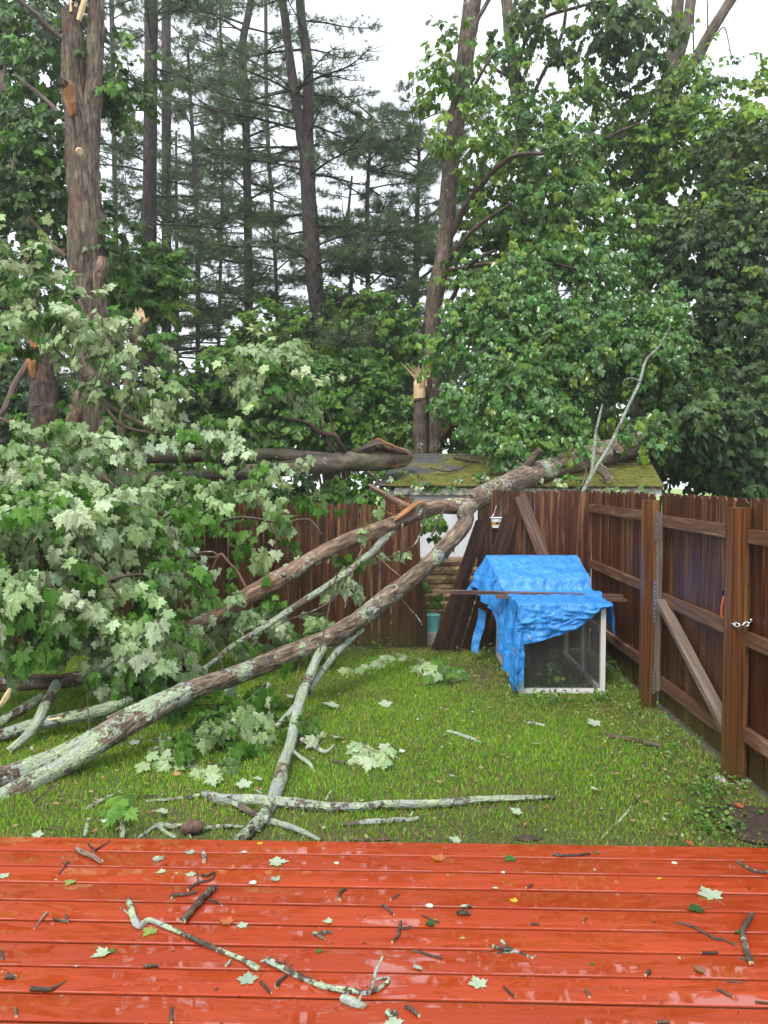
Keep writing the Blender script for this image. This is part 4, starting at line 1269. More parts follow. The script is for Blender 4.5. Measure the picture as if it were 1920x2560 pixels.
for i, pts in enumerate(([(0, 1420, 6.3, 12), (18, 1440, 6.2, 16), (45, 1480, 6.1, 12), (100, 1510, 6.2, 7)], [(45, 1480, 6.1, 10), (38, 1540, 6.0, 8), (35, 1600, 6.0, 4)],
                         [(190, 1500, 6.3, 6), (290, 1445, 6.5, 9), (380, 1440, 6.9, 9), (450, 1460, 7.1, 6)], [(300, 1500, 6.4, 7), (240, 1410, 6.4, 7), (180, 1320, 6.6, 5)],
                         [(560, 1300, 8.2, 6), (620, 1295, 8.3, 8), (700, 1307, 8.5, 8), (770, 1300, 8.6, 7), (805, 1340, 8.5, 4)], [(310, 1360, 6.9, 5), (420, 1390, 7.2, 7), (545, 1390, 7.8, 7)],
                         [(480, 1250, 8.4, 9), (540, 1275, 8.4, 9), (600, 1300, 8.4, 7)], [(340, 1470, 6.8, 5), (345, 1560, 6.7, 6), (320, 1650, 6.8, 5)], [(640, 1240, 8.8, 5), (690, 1340, 8.5, 6), (740, 1395, 8.3, 5)],
                         [(400, 1300, 7.3, 6), (330, 1250, 7.3, 7), (250, 1190, 7.5, 5)], [(60, 1350, 6.5, 8), (20, 1320, 6.5, 8), (-60, 1330, 6.4, 6)])):
    ft_branch(pts, 'twig', 230 + i, 'twig', 6, .08, .2)

# ================================================================== broken-off top of the snag, lying left of the shed roof
lg = thing('fallen_log', 'forked grey trunk fallen along the fence, its torn butt on the shed roof', 'log', tuple(at(897, 1154, 10.5) * (1, 1, 0)))
mb = MB()
limb(mb, [(1022, 1141, 11.1, 26), (1000, 1144, 10.9, 52), (950, 1149, 10.75, 58), (897, 1152, 10.6, 52), (840, 1157, 10.5, 50), (769, 1163, 10.35, 46), (729, 1170, 10.25, 40), (611, 1181, 10.05, 36), (560, 1188, 9.95, 35), (400, 1196, 9.8, 35), (200, 1192, 9.7, 38), (0, 1187, 9.6, 40), (-200, 1190, 9.5, 40)], 16, rough=.05, seed=31, sub=6)
mb.build('trunk', M['bark_smooth'], lg)
mb = MB()
limb(mb, [(840, 1146, 10.55, 24), (769, 1143, 10.5, 32), (729, 1140, 10.45, 32), (685, 1136, 10.4, 30), (604, 1137, 10.3, 30), (347, 1144, 10.1, 32), (150, 1140, 10.0, 36), (0, 1138, 9.9, 36), (-200, 1135, 9.8, 34)], 14, rough=.05, seed=32, sub=6)
mb.build('fork_arm', M['bark_smooth'], lg)
mb = MB()
g = rng(33)
limb(mb, [(872, 1135, 10.55, 8), (900, 1128, 10.55, 26), (928, 1117, 10.58, 36), (946, 1112, 10.6, 34), (972, 1121, 10.65, 26), (1000, 1130, 10.72, 14), (1020, 1135, 10.8, 5)], 12, rough=.28, seed=61, flat=.7, sub=6)
tb_ = mb.build('torn_bark', M['bark_wet'], lg)
mb = MB()
limb(mb, [(938, 1098, 10.56, 3), (948, 1098, 10.56, 5), (962, 1106, 10.58, 5), (985, 1115, 10.62, 5), (1005, 1124, 10.7, 4), (1020, 1132, 10.8, 2)], 6, rough=.2, seed=3, smooth=False)
splinters(mb, at(985, 1158, 10.72), (.9, .1, .12), 12, .16, .07, .010, 5)
splinters(mb, at(995, 1140, 10.8), (.9, .2, .2), 10, .18, .08, .010, 7)
mb.build('torn_wood', M['orange_wood'], tb_)
def lg_branch(pts, mat, seed, nm='branch', sides=8):
    m = MB(); limb(m, pts, sides, rough=.08, seed=seed, sub=5); return m.build(nm, M[mat], lg)
lg_branch([(712, 1048, 10.2, 9), (762, 1056, 10.25, 10), (803, 1081, 10.3, 12), (837, 1090, 10.35, 12), (848, 1108, 10.4, 12), (862, 1132, 10.5, 13)], 'bark_wet', 41)
lg_branch([(813, 1026, 10.3, 5), (826, 1050, 10.35, 7), (834, 1088, 10.35, 9)], 'bark_wet', 42)
lg_branch([(732, 924, 10.1, 3), (769, 972, 10.2, 5), (796, 1019, 10.3, 6), (803, 1069, 10.35, 7), (818, 1105, 10.45, 8), (840, 1132, 10.5, 8)], 'twig', 43)
lg_branch([(133, 866, 8.9, 6), (220, 959, 9.1, 11), (278, 1017, 9.2, 13), (347, 1057, 9.3, 14), (405, 1080, 9.4, 15), (521, 1106, 9.7, 15), (600, 1132, 10.2, 17)], 'bark_smooth', 44)
lg_branch([(250, 1000, 9.1, 6), (300, 1060, 9.2, 9), (360, 1080, 9.3, 9), (420, 1086, 9.4, 9)], 'bark_smooth', 45)
lg_branch([(920, 1180, 10.5, 12), (935, 1190, 10.45, 14), (945, 1205, 10.42, 9)], 'bark_wet', 46)
lg_branch([(900, 1252, 10.3, 8), (930, 1222, 10.35, 9), (948, 1200, 10.4, 9)], 'bark_wet', 47)
lg_branch([(0, 1045, 8.6, 8), (40, 1065, 8.5, 10), (80, 1090, 8.6, 7)], 'twig', 48)
mb = MB()
foliage(mb, [(40, 690, 90, 45, 9.0, .4, 32), (110, 755, 95, 36, 9.0, .3, 26), (210, 805, 80, 34, 9.0, .3, 24), (30, 850, 60, 24, 8.9, .3, 9), (310, 850, 70, 30, 9.2, .2, 16), (390, 960, 60, 30, 9.4, .2, 14), (270, 940, 60, 40, 9.3, .2, 12),
             (640, 905, 75, 48, 10.1, .3, 30), (700, 945, 75, 55, 10.1, .3, 26), (690, 870, 60, 20, 10.1, .2, 8)],
        .112, [(.33, .44, .22), (.38, .48, .28), (.25, .35, .15), (.06, .17, .018)], [4.5, 3.5, 3, 4], MAPLES, 111, per=11, twig=.38, droop=.7, face=.55, shell=.75, spin=.4, tw=1.5)
foliage(mb, [(80, 1115, 130, 32, 8.3, .35, 36), (260, 1110, 100, 26, 8.6, .3, 20), (90, 1205, 140, 40, 7.9, .35, 42), (290, 1225, 100, 34, 8.2, .3, 24), (480, 1075, 50, 20, 9.3, .2, 9), (560, 1070, 45, 30, 9.5, .2, 11), (625, 1150, 35, 45, 9.4, .15, 8),
             (450, 1215, 60, 30, 9.0, .2, 14), (670, 1180, 40, 40, 9.5, .15, 7), (-120, 1160, 120, 100, 8.2, .4, 44), (330, 1020, 60, 20, 9.3, .2, 7)],
        .112, PALE, [4.2, 3.2, 3, 5.4], MAPLES, 112, per=12, twig=.36, droop=1.05, face=.6, shell=.8, spin=.4, tw=1.5)
mb.build('foliage', M['leaf_pale'], lg)

# ================================================================== dead limbs standing on the shed roof
m = MB()
limb(m, [(1457, 1230, 9.66, 10), (1486, 1175, 9.68, 10), (1523, 1117, 9.7, 9), (1547, 1068, 9.72, 8), (1580, 998, 9.75, 7), (1601, 953, 9.78, 8), (1617, 900, 9.8, 7), (1650, 865, 9.85, 5), (1678, 814, 9.9, 3)], 8, rough=.12, seed=51, sub=5, bend=.05)
limb(m, [(1478, 1190, 9.67, 9), (1486, 1125, 9.66, 9), (1490, 1080, 9.66, 8), (1502, 1027, 9.68, 5), (1506, 1010, 9.68, 3)], 7, rough=.12, seed=52, sub=5)
limb(m, [(1601, 953, 9.78, 4), (1580, 945, 9.7, 3), (1560, 950, 9.7, 2)], 5, seed=53)
tag(m.build('dead_branch', mat_bark('pale lichen stick', (.16, .13, .10), (.42, .39, .33), lichen=.62, lcol=(.52, .58, .45), su=60, sv=20)), 'pale lichen-covered forked stick standing upright behind the fence before the dark crown', 'branch')
m = MB(); limb(m, [(1500, 1173, 10.15, 20), (1515, 1188, 10.05, 21), (1524, 1203, 9.98, 20)], 10, rough=.06, cap=1, seed=54)
tag(m.build('log_piece', [M['bark_mid'], M['fresh']]), 'short cut log lying on the mossy roof beside the pale stick', 'log')
for i, (pts, lab) in enumerate((([(1498, 1158, 9.9, 5), (1520, 1175, 9.85, 5), (1543, 1193, 9.8, 4)], 'thin brown stick lying over the short log on the roof'),
                                ([(1455, 1215, 9.7, 4), (1466, 1180, 9.75, 5), (1460, 1165, 9.75, 4)], 'thin bent twig at the foot of the pale stick on the roof'),
                                ([(1075, 1170, 10.9, 4), (1125, 1178, 10.9, 5), (1180, 1158, 11.2, 4)], 'long thin twig lying across the grey shingles of the roof'),
                                ([(1133, 1143, 11.7, 5), (1165, 1150, 11.5, 7), (1213, 1158, 11.35, 5)], 'pale stick lying near the roof ridge'))):
    m = MB(); limb(m, pts, 6, rough=.08, seed=300 + i)
    tag(m.build('stick', M[('bark_red', 'bark_red', 'twig', 'twig_lichen')[i]]), lab, 'stick', 'sticks on the shed roof')

# ================================================================== standing trees
def ground_of(pts):
    x, y, Y, w = pts[0]
    p = at(x, y, Y); return (p[0], p[1], 0)

def tree(name, label, stems, limbs, mat, group='trees behind the fence', seed=0, sides=14, twigmat=None, rough=.07, cat='tree'):
    """stems: pixel paths from the ground up; the first one is rooted"""
    t = thing(name, label, cat, ground_of(stems[0]), group)
    for i, st in enumerate(stems):
        m = MB(); P, R = px_path(st)
        if i == 0:
            b = P[0].copy(); b[2] = -.05
            P = [b] + P if P[0][2] > .3 else P; R = ([R[0] * 1.25] + R) if len(P) > len(R) else R
        m.tube(P, R, sides=sides * 2, rough=rough, seed=seed + i, sub=10, ridge=.09)
        m.build('trunk', M[mat], t)
    for i, st in enumerate(limbs):
        m = MB(); limb(m, st, 7, rough=.08, seed=seed + 50 + i, sub=5, bend=.04); m.build('limb', M[twigmat or mat], t)
    return t

# --- central maple with the splintered snag
t = tree('broken_maple', 'tall maple behind the shed with a splintered cream-coloured half trunk', [
    [(1082, 1132, 14, 44), (1084, 1000, 14, 42), (1083, 900, 14, 40), (1084, 768, 14, 40), (1099, 687, 14, 40), (1113, 600, 14, 40), (1122, 463, 14, 40), (1139, 324, 14, 40), (1163, 145, 14, 42), (1182, 0, 14, 42), (1205, -180, 14, 38)]],
    [[(1112, 610, 14, 20), (1134, 579, 13.9, 18), (1162, 520, 13.7, 17), (1220, 446, 13.4, 15), (1284, 393, 13.1, 13), (1359, 385, 12.8, 9)],
     [(1118, 660, 14, 14), (1139, 625, 13.8, 13), (1191, 567, 13.5, 11), (1278, 509, 13, 7)],
     [(1105, 770, 14, 14), (1128, 750, 13.8, 13), (1157, 687, 13.6, 11), (1191, 649, 13.3, 10), (1238, 626, 13, 7)],
     [(1160, 160, 14, 14), (1191, 58, 13.9, 12), (1212, 20, 13.9, 11), (1240, -30, 13.9, 9)],
     [(1095, 1103, 14, 20), (1110, 1085, 13.9, 17), (1128, 1057, 13.8, 14), (1151, 1005, 13.7, 9), (1158, 990, 13.7, 5)], [(1118, 1074, 13.9, 12), (1135, 1062, 13.8, 10), (1153, 1062, 13.7, 6)],
     [(1120, 380, 14, 8), (1130, 300, 13.9, 8), (1148, 190, 13.8, 7), (1155, 120, 13.8, 5)], [(1284, 393, 13.1, 9), (1290, 360, 13.1, 6), (1287, 335, 13.1, 3)], [(1160, 260, 14, 10), (1200, 190, 13.8, 8), (1230, 140, 13.7, 6)],
     [(1110, 700, 14, 14), (1200, 720, 13.2, 12), (1330, 740, 12.5, 10), (1460, 790, 12.2, 6)], [(1110, 680, 14, 14), (1230, 660, 13.4, 12), (1380, 660, 12.8, 9), (1500, 690, 12.5, 6)], [(1250, 690, 12.9, 8), (1280, 850, 12.2, 7), (1290, 1000, 11.8, 5)]],
    'bark_mid', seed=400, twigmat='bark_wet')
m = MB(); P, R = px_path([(1052, 1132, 13.85, 36), (1052, 1060, 13.85, 36), (1051, 1000, 13.85, 35), (1050, 985, 13.85, 33)]); P[0][2] = 0
m.tube(P, R, sides=12, rough=.06, sub=5, seed=3); m.build('snag_trunk', M['bark_mid'], t)
m = MB(); limb(m, [(1050, 996, 13.83, 30), (1049, 975, 13.83, 31), (1048, 958, 13.83, 29), (1048, 946, 13.83, 20)], 22, rough=.12, seed=5)
splinters(m, at(1053, 952, 13.8), (-.05, -.1, 1), 30, .34, .12, .013, 11)
for a, b, w in (((1048, 952), (1000, 905), 9), ((1052, 948), (1013, 905), 7), ((1045, 955), (1012, 918), 6), ((1050, 950), (1028, 912), 6), ((1072, 945), (1080, 920), 9)):
    m.tube([at(*a, 13.8), (at(*a, 13.8) + at(*b, 13.7)) / 2, at(*b, 13.65)], [pxm(w, 13.8) / 2, pxm(w, 13.8) / 2.4, .003], sides=5, smooth=False, sub=1, flat=.6)
m.tube([at(1071, 935, 13.7) + (.05 * math.cos(a), 0, .05 * math.sin(a)) for a in np.linspace(0, 5.2, 9)], .016, sides=6, sub=2)
m.build('splintered_wood', M['fresh'], t)
m = MB()
gg = rng(1210)
lumps = []
while len(lumps) < 66:
    x, y = gg.uniform(1060, 1700), gg.uniform(640, 1170)
    left = np.interp(y, [640, 780, 880, 1000, 1100, 1190], [1225, 1125, 1115, 1130, 1240, 1330])
    right = np.interp(y, [640, 780, 950, 1050, 1120, 1190], [1600, 1690, 1690, 1560, 1450, 1430])
    if not left + 25 < x < right - 25: continue
    if abs(x - 1495) < 55 and 960 < y < 1090: continue
    Yd = np.interp(y, [640, 800, 1000, 1100, 1170], [13.0, 12.4, 11.7, 11.0, 10.4]) + gg.uniform(-.5, .6)
    r = gg.uniform(38, 74)
    lumps.append((x, y, r * gg.uniform(.9, 1.4), r * gg.uniform(.6, .95), Yd, r * .0055, int(r * r * .0140)))
foliage(m, lumps,
        .074, GLOSSY + OLIVE[:2], [3, 4, 3, 1.8, 1.6, 1.2], MAPLE_MID, 121, per=15, twig=.30, droop=1.1, face=.5, shell=.9, spin=.45)
foliage(m, [(1150, 830, 40, 50, 12.6, .4, 36), (1100, 870, 26, 34, 12.4, .3, 12), (1300, 650, 90, 36, 13, .6, 30), (1480, 640, 90, 36, 12.9, .6, 30), (1600, 1082, 45, 34, 10.9, .15, 26)], .085, GLOSSY + OLIVE, [2, 3, 2, 1, 2, 2, 1, 0], MAPLE_MID, 123, per=14, twig=.4, droop=1.2, face=.45, spin=.45)
foliage(m, [(1110, 240, 60, 130, 13.6, .6, 40), (1190, 330, 60, 120, 13.4, .6, 36), (1120, 130, 60, 60, 13.8, .5, 14), (1170, 700, 40, 50, 13.6, .4, 12)],
        .12, OLIVE, [3, 3, 1, 2], MAPLE_MID, 122, per=9, twig=.35, droop=.9, face=.3)
m.build('crown', M['leaf_glossy'], t)

# --- the other trees at the right
t = tree('broadleaf_tree', 'leafy tree right of the tall maple with hanging leaves and a straight pale trunk', [
    [(1335, 1180, 17, 34), (1332, 700, 17, 32), (1327, 434, 17, 30), (1307, 347, 17, 29), (1284, 174, 17, 28), (1267, 0, 17, 27), (1255, -200, 17, 24)]],
    [[(1300, 320, 17, 12), (1350, 200, 16.7, 10), (1400, 100, 16.5, 9), (1415, 20, 16.4, 8), (1420, -60, 16.4, 6)], [(1290, 250, 17, 11), (1345, 90, 16.8, 9), (1370, 0, 16.8, 8)], [(1285, 200, 17, 10), (1235, 170, 16.8, 7), (1210, 150, 16.6, 4)],
     [(1285, 180, 17, 10), (1340, 60, 16.6, 9), (1440, 20, 16.2, 8), (1560, -5, 15.8, 7), (1650, 40, 15.4, 4)], [(1325, 480, 17, 10), (1440, 400, 16.2, 10), (1520, 345, 15.6, 11), (1600, 310, 15.2, 6)]],
    'bark_old', seed=430, twigmat='bark_mid', rough=.05)
m = MB()
foliage(m, [(1260, 240, 90, 120, 15.8, .8, 58), (1310, 350, 120, 100, 15.2, .9, 106), (1380, 430, 140, 110, 14.8, .9, 145), (1240, 450, 100, 130, 15.2, .8, 78), (1420, 560, 170, 100, 14.4, .9, 184), (1250, 590, 120, 80, 14.6, .7, 106), (1440, 300, 80, 90, 15.2, .6, 42), (1350, 560, 140, 80, 14.6, .7, 117)],
        .100, OLIVE + [(.05, .13, .02)] + GLOSSY[:2], [3, 2.2, 1, 2, 3, 2, 2], MAPLE_MID, 131, per=14, twig=.42, droop=1.3, face=.35, shell=.6)
foliage(m, [(1420, 30, 150, 50, 16, .6, 46), (1560, 40, 90, 70, 15.6, .5, 70), (1600, 110, 50, 60, 15.4, .3, 22), (1480, 150, 70, 60, 15.8, .4, 22), (1300, 80, 90, 70, 16.4, .5, 24), (1500, 210, 50, 50, 15.6, .3, 16)],
        .135, DARK + OLIVE, [2, 3, 2, 1, 1, 0, 1], MAPLE_MID, 132, per=12, twig=.45, droop=1.6, face=.2, shell=.7)
m.build('crown', M['leaf'], t)

t = tree('broadleaf_tree', 'tall tree forking into three bare stems against the white sky at the top right', [
    [(1600, 1185, 18, 50), (1600, 800, 18, 50), (1612, 600, 18, 50), (1650, 350, 18, 48), (1680, 190, 18, 44), (1687, 100, 18, 30), (1695, 0, 18, 27), (1700, -200, 18, 24)],
    [(1685, 170, 18, 30), (1705, 110, 17.9, 26), (1727, 0, 17.8, 24), (1745, -150, 17.8, 20)], [(1690, 215, 18, 30), (1735, 155, 17.9, 27), (1780, 75, 17.8, 25), (1830, -5, 17.7, 24), (1900, -130, 17.6, 20)]],
    [[(1735, 140, 17.9, 4), (1733, 60, 17.8, 4), (1740, -20, 17.8, 3)], [(1770, 90, 17.8, 4), (1768, 0, 17.8, 3)], [(1790, 90, 17.7, 4), (1812, 70, 17.7, 3), (1830, 150, 17.6, 2)]],
    'bark_old', seed=450, twigmat='bark_mid', rough=.05)
m = MB()
foliage(m, [(1620, 290, 110, 80, 16.8, .8, 111), (1720, 230, 80, 70, 16.6, .7, 70), (1700, 350, 150, 90, 16.2, .9, 172), (1570, 400, 110, 80, 16.4, .8, 91), (1760, 470, 150, 90, 15.8, .8, 131), (1610, 560, 120, 70, 15.8, .7, 60), (1560, 640, 90, 60, 15.8, .6, 44)],
        .112, OLIVE + GREEN, [2, 2, .6, 2, 2, 2, 1, 1], MAPLE_MID, 141, per=14, twig=.45, droop=.9, face=.4, shell=.6)
foliage(m, [(1745, 110, 30, 40, 17.6, .2, 5), (1640, 60, 40, 50, 17.8, .3, 9), (1800, 150, 50, 40, 17.4, .3, 6), (1670, 110, 20, 50, 17.8, .2, 5)], .12, GREEN, [1, 1, 1, 1], MAPLE_MID, 142, per=7, twig=.5, droop=.9)
m.build('crown', M['leaf'], t)

t = tree('broadleaf_tree', 'dark dense tree filling the right edge, its leaves hanging below the fence top line', [
    [(1830, 1195, 15, 60), (1825, 900, 15, 56), (1815, 600, 15, 46), (1825, 470, 15, 30), (1840, 380, 15, 14)]],
    [[(1825, 900, 15, 20), (1760, 820, 14.4, 15), (1690, 800, 13.8, 8)], [(1822, 800, 15, 20), (1880, 700, 14.5, 15), (1960, 640, 14, 8)], [(1825, 1000, 15, 16), (1740, 1070, 14, 9), (1706, 1095, 13.6, 6)], [(1740, 1070, 14, 7), (1770, 1130, 13.8, 5)], [(1815, 640, 15, 16), (1740, 590, 14.4, 12), (1690, 560, 14, 7)]],
    'bark_wet', seed=470)
m = MB()
foliage(m, [(1860, 420, 120, 110, 14.6, .9, 144), (1780, 620, 130, 110, 14, .9, 228), (1920, 650, 120, 150, 13.8, .9, 204), (1740, 760, 100, 110, 13.8, .8, 204), (1860, 850, 140, 120, 13.2, .9, 288), (1720, 930, 90, 110, 13.4, .8, 204), (1850, 1000, 150, 110, 12.8, .9, 312),
            (1700, 1080, 80, 90, 13, .6, 144), (1820, 1130, 130, 80, 12.6, .8, 228), (1920, 1150, 90, 80, 12.4, .7, 144), (1640, 1165, 20, 30, 12.6, .2, 8), (1880, 1205, 100, 30, 12.2, .5, 50), (1690, 1050, 70, 60, 11.5, .35, 84), (1760, 1000, 80, 70, 11.8, .4, 96), (1980, 900, 90, 200, 13, .8, 144)],
        .105, DARK, [3, 4, 3], MAPLE_MID, 151, per=15, twig=.4, droop=.9, face=.4, shell=.55)
foliage(m, [(1900, 250, 70, 50, 15, .5, 28), (1870, 330, 120, 60, 14.8, .6, 60), (1830, 520, 80, 60, 14, .5, 40), (1900, 700, 50, 60, 13.2, .4, 22)], .13, OLIVE, [2, 3, 2, 1], MAPLE_MID, 152, per=12, twig=.45, droop=.7)
m.build('crown', M['leaf'], t)

# --- left: the big broken maple
t = tree('broken_maple', 'thick old twin-stemmed maple at the left, one stem snapped off with a cream splinter', [
    [(240, 1092, 12, 78), (238, 980, 12, 78), (232, 850, 12, 86), (220, 740, 12, 90), (217, 637, 12, 86), (212, 520, 12, 78), (205, 400, 12, 74), (200, 320, 12, 73), (188, 230, 12, 58), (184, 150, 12, 52), (180, 60, 12, 48), (180, 25, 12, 45)],
    [(216, 470, 11.95, 46), (226, 330, 11.98, 46), (233, 240, 12, 43), (236, 170, 12, 39), (240, 60, 12, 37), (243, -60, 12, 35), (248, -220, 12, 32)]],
    [[(165, 105, 12, 14), (130, 75, 11.9, 13), (95, 40, 11.8, 12), (40, -10, 11.7, 10)], [(160, 300, 12, 12), (120, 255, 12.2, 11), (60, 205, 12.4, 8), (35, 185, 12.5, 5)],
     [(165, 640, 12, 16), (140, 625, 12, 14), (115, 590, 12.1, 12), (75, 545, 12.2, 9)], [(165, 632, 12, 14), (125, 618, 12.1, 8), (95, 600, 12.2, 5)]],
    'bark_old', seed=500, sides=20, rough=.09)
m = MB(); limb(m, [(170, 240, 11.75, 14), (158, 208, 11.62, 26), (152, 203, 11.55, 22)], 9, rough=.15, seed=9, flat=.6); m.build('limb_stub', M['bark_old'], t)
m = MB(); limb(m, [(178, 290, 11.74, 10), (172, 250, 11.7, 26), (168, 214, 11.66, 30), (165, 205, 11.64, 20)], 8, rough=.15, seed=10, flat=.5, smooth=False)
limb(m, [(188, 285, 11.76, 5), (182, 258, 11.72, 16), (175, 225, 11.7, 12)], 6, rough=.2, seed=4, smooth=False)
m.build('torn_wood', M['orange_wood'], t)
m = MB(); limb(m, [(196, 52, 11.85, 13), (204, 25, 11.85, 15), (212, 0, 11.85, 13), (222, -40, 11.9, 4)], 6, smooth=False, rough=.1, seed=2); splinters(m, at(175, 32, 11.95), (0, 0, 1), 9, .16, .13, .02, 4); m.build('splintered_wood', M['fresh'], t)
m = MB(); limb(m, [(250, 700, 11.6, 30), (254, 670, 11.58, 36), (256, 645, 11.6, 26)], 9, rough=.2, seed=13); m.build('burl', M['bark_old'], t)
m = MB(); limb(m, [(198, 378, 11.70, 18), (199, 379, 11.66, 15)], 10, sub=1); m.build('branch_scar', M['fresh'], t)
m = MB(); limb(m, [(240, 740, 11.52, 8), (243, 690, 11.5, 26), (250, 660, 11.5, 20), (252, 640, 11.52, 8)], 8, rough=.15, smooth=False, flat=.4, seed=15); m.build('bare_wood', M['bark_red'], t)
m = MB()
foliage(m, [(290, 190, 50, 60, 12.6, .5, 31), (300, 240, 40, 40, 12.4, .4, 16), (90, 120, 120, 110, 13, .8, 72), (40, 320, 80, 80, 12.8, .6, 43), (110, 350, 60, 90, 12.6, .5, 48), (130, 470, 60, 80, 12.4, .5, 43), (290, 590, 40, 70, 12.4, .4, 28), (60, 520, 80, 70, 12.6, .5, 43), (20, 620, 70, 40, 12.4, .4, 24)],
        .115, DARK + GREEN, [2, 3, 2, 1, 1, 0, 1], MAPLE_MID, 161, per=12, twig=.45, droop=.8, face=.3)
m.build('crown', M['leaf'], t)
t = tree('tree_stump', 'thick broken stump with a torn orange edge in the leaves below the left maple', [[(112, 1090, 11.3, 78), (110, 1000, 11.3, 66), (104, 930, 11.3, 58), (98, 880, 11.3, 52), (96, 858, 11.3, 46)]], [[(70, 910, 11.2, 18), (40, 960, 10.9, 16), (15, 1020, 10.7, 14), (-10, 1060, 10.6, 12)]], 'bark_wet', seed=520, rough=.09, cat='stump')
m = MB(); limb(m, [(82, 945, 11.12, 10), (78, 915, 11.1, 24), (76, 885, 11.1, 22), (74, 868, 11.1, 8)], 7, rough=.2, smooth=False, flat=.6, seed=3); splinters(m, at(92, 862, 11.2), (-.3, 0, 1), 9, .2, .12, .02, 8); m.build('splintered_wood', M['orange_wood'], t)
t = tree('tree_stump', 'slim broken stem with a pale snapped top right of the left maple', [[(303, 1050, 11.4, 20), (310, 1010, 11.4, 22), (322, 950, 11.4, 22), (330, 900, 11.4, 22), (340, 850, 11.4, 25), (350, 815, 11.4, 27), (350, 795, 11.4, 27)]], [[(335, 860, 11.4, 20), (326, 840, 11.3, 16), (322, 825, 11.25, 14)]], 'bark_smooth', seed=530, cat='stump')
m = MB(); splinters(m, at(350, 793, 11.38), (-.15, 0, 1), 12, .17, .075, .02, 8); splinters(m, at(362, 805, 11.3), (.8, -.2, .3), 6, .1, .04, .02, 9); m.build('splintered_wood', M['fresh'], t)
t = tree('tree_stump', 'short reddish broken stub standing in front of the left maple', [[(183, 1098, 11.0, 34), (188, 1040, 11.0, 32), (192, 985, 11, 28), (196, 960, 11, 16)]], [], 'bark_red', seed=540, rough=.12, cat='stump')
t = tree('broadleaf_tree', 'slender leaning tree at the left picture edge with lichen on its bark', [[(98, 1090, 15, 34), (80, 760, 15, 32), (64, 580, 15, 31), (48, 440, 15, 29), (35, 324, 15, 28), (14, 225, 15, 26), (-8, 140, 15, 24), (-60, -60, 15, 22)]], [[(40, 380, 15, 8), (75, 360, 14.8, 6), (100, 320, 14.7, 4)]], 'bark_mid', seed=550, rough=.06)
m = MB()
foliage(m, [(30, 60, 140, 120, 16.4, 1.0, 90), (120, 40, 100, 80, 16.4, .8, 50), (110, 230, 60, 60, 16.4, .6, 24), (20, 430, 70, 70, 16.4, .6, 24), (120, 560, 70, 60, 16.4, .6, 34), (-60, 300, 90, 200, 16.4, .8, 60), (40, 700, 90, 60, 16.4, .6, 40)],
        .15, DARK + GREEN, [2, 3, 1, 1, 1, 0, 1], MAPLE_MID, 171, per=12, twig=.5, droop=.8, face=.3)
m.build('crown', M['leaf'], t)

